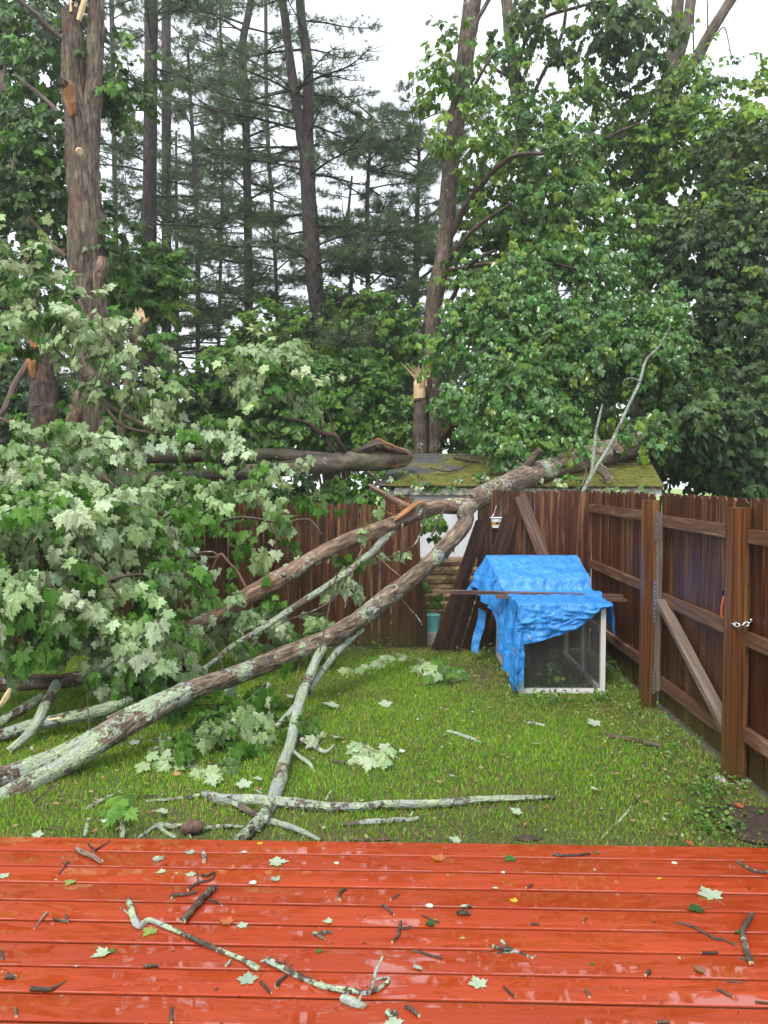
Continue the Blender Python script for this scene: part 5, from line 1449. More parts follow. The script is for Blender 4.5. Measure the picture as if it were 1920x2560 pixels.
# ------------------------------------------------------------------ pines
def pine(label, stems, seed, zlo, zhi, L, nb, tufts=1.0, cols=None, name='pine_tree', group='pines in the wood behind', dead=.2, mat='bark_pine', nl=.17, up=.12):
    t = thing(name, label, 'pine', ground_of(stems[0]), group)
    g = rng(seed)
    paths = []
    for i, st in enumerate(stems):
        m = MB(); P, R = px_path(st)
        if i == 0 and P[0][2] > .2:
            b = P[0].copy(); b[2] = -.05; P = [b] + P; R = [R[0] * 1.1] + R
        paths.append(m.tube(P, R, sides=10, rough=.06, seed=seed + i, sub=6))
        m.build('trunk', M[mat], t)
    mb_, ml = MB(), MB()
    Pn, Dn = [], []
    for i in range(nb):
        path = paths[int(g.integers(len(paths)))]
        z = g.uniform(zlo, min(zhi, path[-1][2]))
        if path[0][2] > z: continue
        o = np.array([np.interp(z, path[:, 2], path[:, k]) for k in range(3)])
        az = g.uniform(0, 6.283)
        fr = (z - zlo) / max(.1, zhi - zlo)
        l = L * g.uniform(.5, 1.15) * (1 - .35 * fr)
        h = np.array([math.cos(az), math.sin(az), 0]); sl = g.uniform(-.05, up * 2.4)
        p1 = o + h * l * .35 + (0, 0, l * .35 * sl); p2 = o + h * l * .7 + (0, 0, l * .7 * sl - .03 * l); p3 = o + h * l + (g.normal(0, .1 * l), g.normal(0, .1 * l), l * sl + .04 * l)
        r0 = .012 + .009 * l
        bp = mb_.tube([o, p1, p2, p3], [r0, r0 * .75, r0 * .5, r0 * .2], sides=5, sub=3, seed=i)
        isdead = g.random() < dead * (1.5 - fr)
        ns = int(10 + 7 * l)
        for k in range(ns):
            s_ = g.uniform(.3 if not isdead else .2, 1.0)
            q = bp[min(len(bp) - 1, int(s_ * (len(bp) - 1)))]
            sd_ = 1 if k % 2 else -1
            side = np.array([-h[1], h[0], 0]) * sd_
            dd = h * g.uniform(.3, 1) + side * g.uniform(.35, 1.0) + np.array([0, 0, g.uniform(-.15, .3)]); dd /= np.linalg.norm(dd)
            sl_ = l * g.uniform(.12, .36) * (1.1 - .5 * s_)
            e = q + dd * sl_
            mb_.tube([q, e], [r0 * .32, r0 * .12], sides=3, sub=1)
            if isdead and g.random() < .8: continue
            nt_ = max(2, int(sl_ / .098 * tufts))
            for j in range(nt_):
                Pn.append(q + dd * sl_ * (j + 1) / nt_ + g.normal(0, .03, 3)); Dn.append(dd)
        if not isdead:
            for j in range(int(4 * tufts)): Pn.append(p3 + g.normal(0, .05, 3)); Dn.append(h)
    mb_.build('branches', M[mat], t)
    Pn, Dn = np.array(Pn), np.array(Dn)
    K = 18
    n = len(Pn) * K
    D = np.repeat(Dn, K, 0) * .55 + g.normal(0, .62, (n, 3)); D[:, 2] += .1; D /= np.linalg.norm(D, axis=1)[:, None]
    P = np.repeat(Pn, K, 0); l = nl * g.uniform(.6, 1.3, n)
    S = np.cross(D, g.normal(0, 1, (n, 3))); S /= np.linalg.norm(S, axis=1)[:, None]
    w = .0042 * (stems[0][0][2] / 18.0)
    V = np.stack([P - S * w, P + S * w, P + D * l[:, None]], 1)
    cc = cols or [(.10, .145, .078), (.13, .18, .095), (.075, .115, .06)]
    C = np.repeat(palette(g, len(Pn), cc, [1] * len(cc), .25), K, 0)
    ml.add(V.reshape(-1, 3), np.arange(n * 3), np.full(n, 3), col=np.repeat(C, 3, 0))
    ml.build('needles', M['needle'], t)
    return t

def up_to(x0, x1, Y, w, xs=()):
    return [(x0, 1185, Y, w * 1.1), (x0, 780, Y, w)] + list(xs) + [(x1, -150, Y, w * .85)]

pine('dark straight pine trunk just right of the old broken maple', [up_to(372, 378, 20, 36, [(373, 600, 20, 36), (377, 200, 20, 33)])], 601, 5.0, 16.5, 2.9, 52, 1.0)
pine('pale slim pine trunk close right of the dark straight one', [up_to(416, 415, 25, 25, [(416, 400, 25, 24)])], 602, 5.0, 19, 2.8, 40, 1.0)
pine('slim pine with a slightly bowed trunk in the middle of the pine row', [[(622, 1185, 20.5, 24), (622, 850, 20.5, 22), (620, 600, 20.5, 21), (617, 400, 20.5, 20), (613, 250, 20.5, 20), (606, 120, 20.5, 19), (620, 40, 20.5, 17), (632, -40, 20.5, 15), (640, -160, 20.5, 13)]], 603, 4.0, 16.5, 2.7, 54, 1.0)
pine('thick pine whose trunk forks into two upright stems', [
    [(830, 1185, 17.5, 46), (812, 940, 17.5, 44), (795, 780, 17.5, 42), (781, 637, 17.5, 40), (769, 430, 17.5, 38), (770, 324, 17.5, 28), (770, 170, 17.5, 25), (752, 30, 17.5, 22), (745, -150, 17.5, 19)],
    [(769, 440, 17.5, 26), (755, 350, 17.45, 25), (741, 260, 17.4, 24), (728, 174, 17.4, 22), (714, 60, 17.4, 20), (700, -60, 17.4, 18), (694, -180, 17.4, 15)]], 604, 4.2, 14.5, 2.9, 76, 1.0)
pine('thin young pine stem left of the bowed pine', [[(497, 1185, 24, 13), (495, 1000, 24, 13), (494, 637, 24, 12), (486, 420, 24, 11), (476, 250, 24, 9), (470, 120, 24, 6)]], 605, 5, 15, 2.3, 36, .9)
pine('thinnest pine stem seen between the slim and the thin pines', [[(443, 1185, 27, 9), (443, 800, 27, 9), (441, 540, 27, 8), (440, 330, 27, 5)]], 606, 6, 13.5, 1.9, 24, .9)
pine('young pine with soft grey green needles left of the tall maple', [[(925, 1185, 19, 14), (920, 700, 19, 13), (918, 500, 19, 11), (926, 360, 19, 7), (930, 290, 19, 4)]], 607, 2.6, 10.8, 2.3, 70, 1.25, [(.085, .14, .07), (.105, .165, .08), (.07, .115, .06)], dead=.1, up=.25)
pine('bushy grey green pine behind the tall maple trunk', [[(1040, 1185, 22, 18), (1040, 700, 22, 16), (1045, 480, 22, 11), (1050, 320, 22, 5), (1052, 280, 22, 3)]], 608, 3.0, 12.4, 2.7, 88, 1.3, [(.10, .155, .09), (.12, .175, .10), (.08, .125, .075)], dead=.05, up=.25)
pine('thin crooked pine stem right of the forked pine', [[(872, 1185, 22, 11), (872, 800, 22, 11), (882, 650, 22, 10), (870, 560, 22, 8), (880, 440, 22, 5)]], 609, 4, 10.5, 2.0, 34, 1.1)
pine('distant pine behind the left trees with pale sky around it', [up_to(292, 276, 27, 13)], 610, 5, 19, 3.0, 44, 1.0)
pine('distant slender pine between the bowed and the forked pine', [[(700, 1185, 28, 11), (690, 700, 28, 10), (668, 300, 28, 10), (664, -100, 28, 8)]], 611, 5.5, 19, 2.8, 46, 1.0)
pine('distant pine between the two slim pines at the centre left', [[(540, 1185, 29, 9), (548, 800, 29, 9), (556, 420, 29, 8), (548, -100, 29, 6)]], 612, 6, 20, 2.8, 46, 1.0)
pine('far pine at the left edge behind the leaning tree', [up_to(10, 5, 22, 20)], 613, 4, 16, 2.8, 44, 1.0)
pine('far pine behind the tall maple seen between the right crowns', [[(1390, 1185, 26, 18), (1388, 700, 26, 16), (1385, 420, 26, 10), (1384, 330, 26, 5)]], 614, 5, 13, 2.6, 40, 1.1, [(.06, .10, .055), (.075, .12, .06)], up=.25)

# ------------------------------------------------------------------ shrubs and saplings of the understory
def shrub(label, x, Y, blobs, cols, wts, size, seed, stems=4, tpl=MAPLE_MID, per=13, droop=.7):
    b = at(x, 1180, Y); b[2] = 0
    t = thing('shrub', label, 'shrub', tuple(b), 'shrubs under the trees')
    cols = [tuple(c * .95 for c in q) for q in cols]
    m = MB(); foliage(m, [q[:6] + (int(q[6] * 1.25),) for q in blobs], size * .85, cols, wts, tpl, seed, per=per, twig=size * 3, droop=droop, face=.45); m.build('foliage', M['leaf'], t)
    m = MB()
    g = rng(seed)
    for i in range(stems):
        bl = blobs[i % len(blobs)]
        e = at(bl[0] + g.uniform(-.4, .4) * bl[2], bl[1], bl[4])
        s = b + (g.uniform(-.2, .2), g.uniform(-.2, .2), -.03)
        m.tube([s, (s + e) / 2 + (g.normal(0, .15), 0, .2), e], [.035, .025, .012], sides=6, sub=4)
    m.build('stems', M['twig'], t)
    return t

shrub('green maple sapling between the old maple and the first pine, light coming through', 370, 15, [(360, 690, 90, 60, 15, .6, 60), (410, 720, 50, 50, 15, .4, 30), (330, 760, 60, 60, 14.8, .4, 30), (300, 690, 50, 60, 15, .4, 24)], GREEN + LIME, [2, 3, 3, 1, 1, 1, 1], .16, 701)
shrub('dark low shrub behind the heap of pale leaves at the left', 60, 13, [(40, 1000, 110, 80, 13.4, .6, 70), (170, 1010, 100, 80, 13.4, .6, 60), (300, 1060, 110, 70, 13, .6, 60), (-60, 900, 90, 120, 13.4, .6, 50)], DARK, [1, 1, 1], .15, 702)
shrub('broad dark green shrub below the bowed pine', 560, 15.5, [(470, 1010, 110, 90, 15.6, .7, 90), (600, 980, 110, 80, 15.4, .7, 90), (540, 1090, 150, 60, 14.6, .6, 90), (400, 1100, 90, 60, 14.6, .5, 50)], DARK + GREEN, [2, 2, 2, 1, 1, 0, 1], .15, 703)
shrub('mid green thicket behind the fallen log, left of the splintered snag', 800, 15.5, [(720, 930, 110, 80, 16, .7, 100), (850, 950, 110, 90, 15.6, .7, 110), (760, 1050, 140, 70, 15, .7, 110), (930, 1010, 90, 80, 15, .6, 80)], GREEN, [3, 3, 1, 2], .145, 704)
shrub('tall soft green sapling below the forked pine', 900, 17, [(820, 830, 110, 60, 17.4, .8, 70), (950, 840, 100, 80, 17, .7, 80), (900, 770, 90, 50, 17.4, .6, 40), (700, 800, 90, 60, 17.6, .7, 50), (620, 880, 90, 60, 17.6, .7, 44)], GREEN + OLIVE, [2, 2, 2, 1, 1, 1, 0, 1], .15, 705)
shrub('bright yellow green bush just left of the snag', 1000, 14.8, [(1010, 1070, 60, 40, 14.8, .5, 50), (960, 1100, 60, 30, 14.6, .4, 36), (1020, 1010, 40, 40, 15, .3, 20)], LIME, [3, 2, 2], .12, 706)
shrub('yellow green bush right of the snag under the glossy crown', 1170, 14.8, [(1150, 1090, 70, 50, 14.8, .5, 50), (1220, 1110, 70, 50, 14.8, .5, 40), (1130, 1020, 40, 50, 15, .3, 20)], OLIVE + LIME, [2, 3, 2, 1, 1, 1, 1], .12, 707)
shrub('yellow green brush seen through the opening in the glossy crown', 1480, 15, [(1480, 1000, 80, 70, 15, .6, 60), (1500, 1090, 90, 60, 15, .6, 60), (1420, 1060, 60, 60, 15, .5, 40)], OLIVE + LIME, [3, 3, 2, 2, 1, 0, 1], .12, 708)
shrub('low green shrub between the fence and the fallen log', 700, 11.2, [(620, 1235, 120, 24, 11.2, .4, 40), (770, 1240, 100, 22, 11.2, .4, 36), (890, 1225, 50, 36, 11.4, .3, 26), (930, 1260, 40, 60, 10.6, .2, 20), (450, 1200, 120, 50, 11.2, .4, 40)], GREEN, [3, 2, 2, 2], .11, 709)
shrub('dark green shrub low behind the right fence corner', 1640, 13.4, [(1580, 1150, 70, 60, 13.6, .4, 36), (1660, 1130, 60, 60, 13.8, .4, 34)], DARK, [1, 1, 1], .12, 710)
m = MB(); foliage(m, [(1080, 1310, 22, 26, 9.5, .12, 9), (1100, 1345, 14, 18, 9.5, .1, 4), (1072, 1290, 16, 12, 9.5, .1, 4)], .10, GREEN, [1, 2, 1, 2], MAPLE, 721, per=5, twig=.15, droop=1.2, face=.7)
tag(m.build('leaf_spray', M['leaf']), 'green leaf spray hanging before the white shed door in the gap', 'leaf spray')
m = MB(); foliage(m, [(1075, 1470, 12, 40, 9.5, .06, 6), (1095, 1500, 14, 16, 9.5, .06, 4)], .075, GREEN, [1, 2, 1, 1], MAPLE, 722, per=4, twig=.12, droop=1.2, face=.7)
tag(m.build('vine', M['leaf']), 'small green vine climbing the tan boards in the gap', 'vine')
g = rng(730)
m = MB(); foliage(m, [(1010, 1195, 40, 14, 10.7, .15, 10), (1120, 1215, 70, 8, 10.4, .1, 16), (1220, 1190, 60, 25, 10.5, .2, 14), (1400, 1200, 80, 14, 10.1, .2, 12), (1560, 1215, 60, 12, 9.9, .2, 12)], .06, GREEN + PALE, [1, 2, 1, 1, 1, 1, 1, 0], MAPLE_MID, 731, per=6, twig=.12, droop=.5)
tag(m.build('leaf_debris', M['leaf']), kind='stuff')

# ------------------------------------------------------------------ the wood beyond, and a far bin on the neighbouring lawn
m = MB()
foliage(m, [(-150, 950, 380, 200, 34, 2, 200), (250, 1060, 380, 120, 36, 2, 150), (800, 1010, 380, 140, 36, 2, 200), (1150, 950, 300, 190, 36, 2, 190), (500, 1110, 700, 80, 31, 1.5, 300), (1300, 800, 250, 300, 36, 2, 110), (900, 830, 250, 100, 37, 2, 50), (100, 800, 200, 100, 37, 2, 40)],
        .33, [(.035, .075, .03), (.05, .10, .035), (.028, .055, .028)], [2, 2, 2], LEAF_FAR, 741, per=12, twig=1.0, droop=.4, shell=1.0)
foliage(m, [(1650, 1000, 260, 170, 44, 2, 160), (2000, 950, 260, 240, 44, 2, 200), (1500, 900, 260, 260, 42, 2, 140), (1750, 700, 250, 200, 44, 2, 60)], .40, [(.035, .075, .03), (.05, .10, .035)], [2, 2], LEAF_FAR, 742, per=12, twig=1.2, droop=.4, shell=1.0)
tag(m.build('distant_wood', M['leaf']), kind='stuff')
bn = thing('wheeled_bin', 'small blue bin standing on the far lawn under the dark tree', 'bin', tuple(on(1724, 1226)))
c = on(1724, 1226)
m = MB(); m.tube([c + (0, 0, .08), c + (0, 0, .95)], [.28, .36], sides=4, sub=1, smooth=False); m.build('bin_body', M['blue_bin'], bn)
m = MB(); m.tube([c + (0, 0, .951), c + (0, .05, 1.03)], [.39, .33], sides=4, sub=1, smooth=False); m.build('lid', M['blue_bin'], bn)
for s_ in (-1, 1):
    m = MB(); m.tube([c + (.2 * s_ - .03, .2, .1), c + (.2 * s_ + .03, .2, .1)], .1, sides=12, sub=1); m.build('wheel', M['black'], bn)
# ================================================================== branches lying on the lawn
def gpath(pts, z=None):
    """(x, y, width px[, lift m]) on the lawn"""
    P, R = [], []
    for q in pts:
        r = 0
        p = on(q[0], q[1])
        for _ in range(3):
            r = pxm(q[2], p[1]) / 2
            p = on(q[0], q[1], r + (q[3] if len(q) > 3 else 0))
        P.append(p); R.append(r)
    return P, R
def lawn_branch(name, label, paths, mat, seed, group='branches fallen on the lawn', cat='branch', cap=None, rough=.14, bend=.04):
    m = MB()
    for i, pts in enumerate(paths):
        P, R = gpath(pts)
        m.tube(P, R, sides=10, rough=rough, seed=seed + i, sub=5, cap=(1 if cap and i == 0 else None), bend=bend)
    return tag(m.build(name, [M[mat]] + ([M[cap]] if cap else [])), label, cat, group)
lawn_branch('fallen_branch', 'long straight lichen-covered branch lying across the front of the lawn', [
    [(508, 1984, 14), (530, 1992, 24), (558, 1998, 27), (667, 2003, 28), (775, 2012, 28), (850, 2016, 26), (920, 2016, 24), (960, 2014, 23), (1076, 2012, 21), (1191, 2001, 19), (1284, 1997, 16), (1340, 1996, 13), (1382, 1995, 9)],
    [(815, 2000, 6, .02), (824, 1985, 6, .05), (830, 1975, 4, .07)], [(760, 2026, 6), (755, 2040, 5)], [(655, 1985, 6, .03), (640, 1975, 5, .05)]], 'bark_lichen', 801, cap='orange_wood')
lawn_branch('fallen_branch', 'thin pale lichen twig ending at the broken left end of the long branch', [[(365, 2003, 6), (410, 2000, 9), (450, 1996, 10), (500, 1988, 11)]], 'bark_lichen', 803)
lawn_branch('fallen_branch', 'dark tipped branch crossing under the long one towards the deck', [
    [(582, 2008, 14, .02), (605, 2020, 17, .01), (631, 2034, 18), (674, 2052, 18), (725, 2070, 17), (761, 2084, 14), (797, 2101, 8)], [(674, 2050, 26, .01), (655, 2050, 22, .01)]], 'bark_lichen', 804, cap='orange_wood')
lawn_branch('fallen_branch', 'short lichen stick lying left of the crossing branches, close to the deck', [[(506, 2072, 12), (540, 2068, 13), (569, 2066, 12), (620, 2070, 9)]], 'bark_lichen', 806)
lawn_branch('fallen_branch', 'knobbly lichen stick near the deck below the right half of the long branch', [[(851, 2062, 8), (890, 2060, 12), (917, 2056, 15), (960, 2054, 13), (992, 2052, 14), (1030, 2050, 12), (1047, 2046, 8)], [(1022, 2048, 5), (1032, 2030, 5, .03)]], 'bark_lichen', 807)
lawn_branch('fallen_branch', 'forked lichen twigs arching at the deck edge by the dirt clod', [[(345, 2095, 7), (385, 2068, 9, .01), (400, 2062, 13, .02), (430, 2066, 14), (455, 2064, 10)], [(400, 2064, 14, .02), (412, 2080, 10), (440, 2094, 8)], [(455, 2064, 7, .02), (470, 2080, 6, .01), (478, 2096, 5)]], 'bark_lichen', 809)
lawn_branch('stick', 'brown stick with a fresh orange broken end near the gate', [[(1510, 1840, 11), (1545, 1843, 11), (1600, 1856, 12), (1650, 1866, 13)]], 'bark_mid', 812, cap='fresh')
lawn_branch('stick', 'pale lichen stick lying in the middle of the open lawn', [[(1117, 1828, 8), (1140, 1834, 10), (1175, 1846, 11), (1203, 1857, 9)]], 'bark_lichen', 813)
lawn_branch('stick', 'short lichen stick on the lawn in front of the hutch', [[(1310, 1803, 7), (1330, 1808, 10), (1362, 1815, 8)]], 'bark_lichen', 814)
lawn_branch('stick', 'dark thin stick dotted with white lichen spots, right of the long branch', [[(1600, 1988, 6), (1583, 2010, 7), (1562, 2037, 7), (1530, 2070, 6), (1504, 2095, 5)]], 'twig_lichen', 815)
lawn_branch('stick', 'dark broken stick standing out of the grass below the main limb, torn orange tip', [[(674, 1712, 17, .16), (660, 1735, 18, .10), (645, 1765, 17, .03), (632, 1785, 13)]], 'bark_lichen', 816, cap='orange_wood')
lawn_branch('stick', 'short smooth brown stick lying beside the pale leaf spray', [[(822, 1902, 8), (845, 1905, 10), (862, 1910, 11)]], 'bark_mid', 817)
lawn_branch('stick', 'pale upright lichen stub poking out by the deck edge at the left', [[(212, 2092, 10), (218, 2060, 11, .05), (221, 2048, 9, .08)]], 'bark_lichen', 818)
lawn_branch('stick', 'stubby lichen stick by the deck edge below the green sprig', [[(306, 2095, 11), (305, 2070, 13, .04), (304, 2052, 14, .08)]], 'bark_lichen', 819)
lawn_branch('stick', 'lichen twig in the grass under the forked trunk end at the left', [[(213, 2024, 9), (240, 2008, 10), (262, 1996, 9), (290, 1985, 5)]], 'bark_lichen', 820)
lawn_branch('stick', 'dark wet stick lying along the deck edge in the middle', [[(875, 2100, 5), (930, 2101, 8), (980, 2098, 6)]], 'bark_wet', 821)
lawn_branch('stick', 'thin brown stick beside the twig bundle left of the long branch', [[(330, 1996, 8), (370, 1992, 8), (418, 1992, 6)]], 'bark_wet', 822)
lawn_branch('stick', 'thin grey stick lying flat near the deck at the far left', [[(85, 2068, 4), (140, 2074, 5), (184, 2078, 4)]], 'twig', 823)
# limbs heaped at the left under the leaves
for i, (pts, lab, mat) in enumerate((
        ([(140, 1712, 6.4, 27), (115, 1759, 6.1, 27), (90, 1810, 5.9, 25), (60, 1845, 5.75, 21), (20, 1878, 5.65, 17)], 'thick lichen branch with a brown broken lower end under the leaf heap at the left', 'bark_lichen'),
        ([(-60, 1845, 6.0, 24), (0, 1806, 6.1, 25), (60, 1771, 6.25, 24), (105, 1740, 6.4, 20)], 'grey green branch at the left edge below the dark limb', 'bark_lichen'),
        ([(-80, 1850, 5.75, 34), (0, 1838, 5.85, 33), (75, 1816, 5.95, 34), (211, 1786, 6.1, 32), (288, 1764, 6.2, 30), (330, 1748, 6.3, 18)], 'broad lichen branch lying parallel above the forked trunk end', 'bark_lichen'))):
    P, R = px_path(pts)
    m = MB(); m.tube(P, R, sides=12, rough=.1, seed=840 + i, sub=6, cap=1)
    tag(m.build('fallen_branch', [M[mat], M['orange_wood']]), lab, 'branch', 'branches fallen on the lawn')
m = MB(); limb(m, [(2, 1765, 6.0, 10), (14, 1745, 6.0, 16), (26, 1722, 6.05, 8)], 6, smooth=False, rough=.2, seed=6)
tag(m.build('wood_splinter', M['fresh']), 'torn yellow splinter of wood at the left edge under the dark limb', 'wood chip')
P, R = gpath([(119, 1850, 12), (150, 1846, 12)])
m = MB(); m.tube(np.array(P) + (0, 0, .16), R, sides=7, flat=.4, smooth=False, sub=2); tag(m.build('wood_chip', M['fresh']), 'orange wood chip lying on the branches at the left', 'wood chip')
# dirt clod by the deck
c = on(482, 2066, .04)
V, F = [], []
for j in range(7):
    for i in range(12):
        a, b = i / 12 * 6.283, (j / 6 - .5) * 3.14
        r = .058 * (1 + .55 * noise.noise(Vector((math.cos(a) * 1.6 + 4, math.sin(a) * 1.6, b * 1.8))) + .25 * noise.noise(Vector((math.cos(a) * 5, math.sin(a) * 5, b * 5))))
        V.append(c + np.array([r * math.cos(a) * math.cos(b), r * math.sin(a) * math.cos(b), r * .65 * math.sin(b)]))
for j in range(6):
    for i in range(12): F.append([j * 12 + i, j * 12 + (i + 1) % 12, (j + 1) * 12 + (i + 1) % 12, (j + 1) * 12 + i])
m = MB(); m.faces(V, F, smooth=True); tag(m.build('dirt_clod', M['stone']), 'reddish clod of dirt in the grass at the deck edge', 'dirt clod')

# ------------------------------------------------------------------ leaf sprays and single leaves on the lawn
def spray(label, x, y, w, h, n, size, cols, wts, seed, lift=.05):
    g = rng(seed)
    P, N, T, S = [], [], [], []
    for k in range(n):
        q = on(x + g.uniform(-1, 1) * w / 2, y + g.uniform(-1, 1) * h / 2, lift * g.uniform(.3, 1.6))
        P.append(q); N.append((g.normal(0, .3), -.55 + g.normal(0, .25), .8)); T.append((g.normal(0, .6), -.7, -.25 + g.normal(0, .15))); S.append(size * g.uniform(.7, 1.2))
    m = MB(); m.leaves(P, N, T, S, palette(g, n, cols, wts), MAPLE)
    for k in range(3):
        a, b = on(x + g.uniform(-.5, .5) * w, y - h * .5, .03), on(x + g.uniform(-.3, .3) * w, y + h * .2, .04)
        m.tube([a, (a + b) / 2 + (0, 0, .02), b], [.004, .003, .002], sides=4, col=(.2, .12, .07), sub=2)
    return tag(m.build('leaf_spray', M['leaf_pale']), label, 'leaf spray', 'leaf sprays on the lawn')
spray('large spray of pale maple leaves lying in the middle of the lawn', 928, 1882, 112, 40, 22, .125, PALE, [4, 4, 2, .5], 901)
spray('dark green leaf spray edged with pale leaves, left of the hutch', 1105, 1672, 100, 46, 34, .125, PALE + GREEN, [2, 2, 1, 3, 1, 2, 0, 2], 902, .08)
spray('pale leaf spray on the lawn close to the back fence', 993, 1640, 60, 14, 10, .13, PALE, [4, 4, 2, .5], 903)
spray('small pale leaf pair near the fence, left of the pale spray', 950, 1654, 36, 18, 6, .14, PALE, [4, 4, 2, .5], 904)
spray('flat row of pale leaves on the far lawn behind the main limb', 890, 1671, 60, 12, 8, .12, PALE, [4, 4, 2, .5], 905)
spray('pale leaves between the big spray and the back fence, beside the dark spray', 1045, 1664, 36, 16, 7, .13, PALE, [4, 4, 2, .5], 906)
spray('fresh green sprig standing in the grass left of the crossing branches', 302, 2014, 50, 50, 16, .10, GREEN, [2, 3, 3, 1], 907, .10)
spray('pale leaves caught in the twigs right of the diagonal branch', 785, 1842, 40, 22, 6, .10, PALE, [4, 4, 2, 1], 908, .06)
spray('pale leaves below the fallen limb, left of the diagonal branch', 520, 1925, 60, 30, 9, .11, PALE, [3, 3, 3, 1], 909)
spray('group of pale leaves lying under the leaf heap in the shade', 395, 1900, 110, 50, 14, .10, PALE, [3, 3, 3, 1], 910)

LEAFC = {'pale': (.40, .50, .36), 'grey green': (.30, .40, .30), 'green': (.05, .15, .025), 'dark green': (.03, .09, .02), 'yellow': (.62, .42, .03), 'orange': (.45, .13, .04), 'tan': (.45, .27, .13), 'white': (.62, .62, .55), 'brown': (.20, .12, .06), 'yellow green': (.25, .32, .08)}
_leafmesh = {}
def leaf_thing(label, kind, x, y, size_px, z0, rot, group, curl=0.0, tpl='MAPLE', tilt=None, stem=True):
    p = on(x, y, z0)
    s = pxm(size_px, p[1]) * 1.0
    key = (kind, curl, tpl, stem)
    if key not in _leafmesh:
        m = MB()
        tv, tf = {'MAPLE': MAPLE, 'ROUND': ROUND, 'BLADE': BLADE}[tpl]
        v = tv.copy(); v[:, 1] -= .45
        v[:, 2] = .10 * np.abs(v[:, 0]) - .05 * v[:, 1] ** 2 + .03 + curl * (v[:, 0] ** 2 + .5 * v[:, 1] ** 2)
        m.add(v, [i for f in tf for i in f], [len(f) for f in tf], col=LEAFC[kind])
        if stem:
            m.tube([(0, -.45, .03), (.03, -.75, .05), (.10, -1.05, .04)], [.014, .011, .009], sides=4, col=(.35, .25, .12), sub=2)
        o = m.build('maple_leaf' if tpl == 'MAPLE' else 'small_leaf', M['leaf_pale'])
        _leafmesh[key] = o.data
    else:
        o = bpy.data.objects.new('maple_leaf' if tpl == 'MAPLE' else 'small_leaf', _leafmesh[key]); COL.objects.link(o)
    o.location = p + (0, 0, .003)
    o.scale = (s, s, s)
    t = tilt or (0, 0)
    o.rotation_euler = (t[0], t[1], rot)
    return tag(o, label, 'leaf', group)
LG = 'single leaves lying on the lawn'
for (lab, kind, x, y, s, r) in (
        ('pale leaf on the lawn just left of the stick near the gate', 'pale', 1481, 1806, 36, .4),
        ('white underside leaf lying alone right of the long branch', 'white', 1484, 1973, 24, 2.0),
        ('crinkled pale leaf just below the right part of the long branch', 'pale', 1286, 2028, 32, .9),
        ('pale leaf touching the deck edge in the middle', 'pale', 1134, 2100, 32, 1.2),
        ('pale leaf on the open lawn right of the leaf spray', 'pale', 1131, 1941, 22, 2.4),
        ('pale leaf on the lawn between the hutch and the front branch', 'pale', 1339, 1860, 26, 3.0),
        ('single pale leaf on the far lawn right of the diagonal branch', 'pale', 962, 1758, 34, .2),
        ('flat pale leaf beside the diagonal branch, halfway up', 'pale', 823, 1763, 44, 1.6),
        ('small pale leaf right of the big leaf spray', 'white', 1003, 1877, 16, .6),
        ('pale leaf in the grass above the left end of the long branch', 'pale', 609, 1958, 40, .3),
        ('pale leaf standing beside the diagonal branch foot', 'pale', 642, 1948, 26, 1.9),
        ('white leaf on the lawn under the main limb', 'white', 723, 1741, 20, 1.0),
        ('pale leaf lying above the big spray by the dark twig', 'pale', 842, 1845, 36, 2.7),
        ('pale leaf touching the deck at the far left', 'pale', 96, 2085, 28, .1),
        ('white leaf beside the stubby stick at the left', 'white', 259, 2054, 20, 1.4),
        ('tan leaf in the grass under the forked trunk end', 'tan', 138, 2010, 18, 2.2),
        ('orange leaf in the shade below the main limb', 'orange', 446, 1855, 18, 1.2),
        ('tan leaf lying right of the forked trunk end', 'tan', 440, 1934, 20, .7),
        ('pale leaf in the shaded grass right of the forked trunk', 'grey green', 335, 1855, 26, .5),
        ('pale leaf hanging low in the grass near the trunk fork', 'grey green', 425, 1885, 32, 2.5),
        ('curled pale leaf left of the broken branch end', 'pale', 402, 2030, 34, 2.0),
        ('orange leaf on the soil under the right end of the deck edge', 'orange', 1722, 2108, 22, 1.0),
        ('orange leaf on the dark soil beside the clover', 'orange', 1845, 2014, 24, .8),
        ('tan leaf on the dark soil at the right edge', 'tan', 1912, 2014, 22, 2.8),
        ('small tan leaf near the right end of the long branch', 'orange', 1362, 2020, 13, 2.1)):
    leaf_thing(lab, kind, x, y, s, .035, r, LG, stem=False, tilt=(.25, 0))

# ================================================================== what lies on the deck
def dz(x, y): return on(x, y, DH)
def a7(p): return (p[0] * .5787, 1840 + p[1] * .5787)
def a8(p): return (960 + p[0] * .5787, 1840 + p[1] * .5787)
def deck_stick(label, f, paths, mat, seed, cap='fresh', name='twig', cat='twig', rough=.16, lift=0):
    m = MB()
    for i, pts in enumerate(paths):
        P, R = [], []
        for q in pts:
            x, y = f(q)
            p = on(x, y, DH); r = pxm(q[2] * .5787, p[1]) / 2
            P.append(on(x, y, DH + r * .9 + (q[3] if len(q) > 3 else lift))); R.append(r)
        m.tube(P, R, sides=9, rough=rough, seed=seed + i, sub=5, cap=1, bend=.06 if len(pts) > 2 else 0)
        g = rng(seed + 9)
        if i == 0 and R[0] > .006:      # knots and side buds
            for k in range(3):
                j = int(g.integers(len(P))); d = g.normal(0, 1, 3); d[2] = abs(d[2]); d /= np.linalg.norm(d)
                m.tube([P[j], P[j] + d * R[j] * 2.0], [R[j] * .55, R[j] * .2], sides=6, sub=1)
    return tag(m.build(name, [M[mat], M[cap]]), label, cat, 'twigs scattered on the deck')
L_, K_, B_ = 'twig_lichen', 'bark_wet', 'twig'
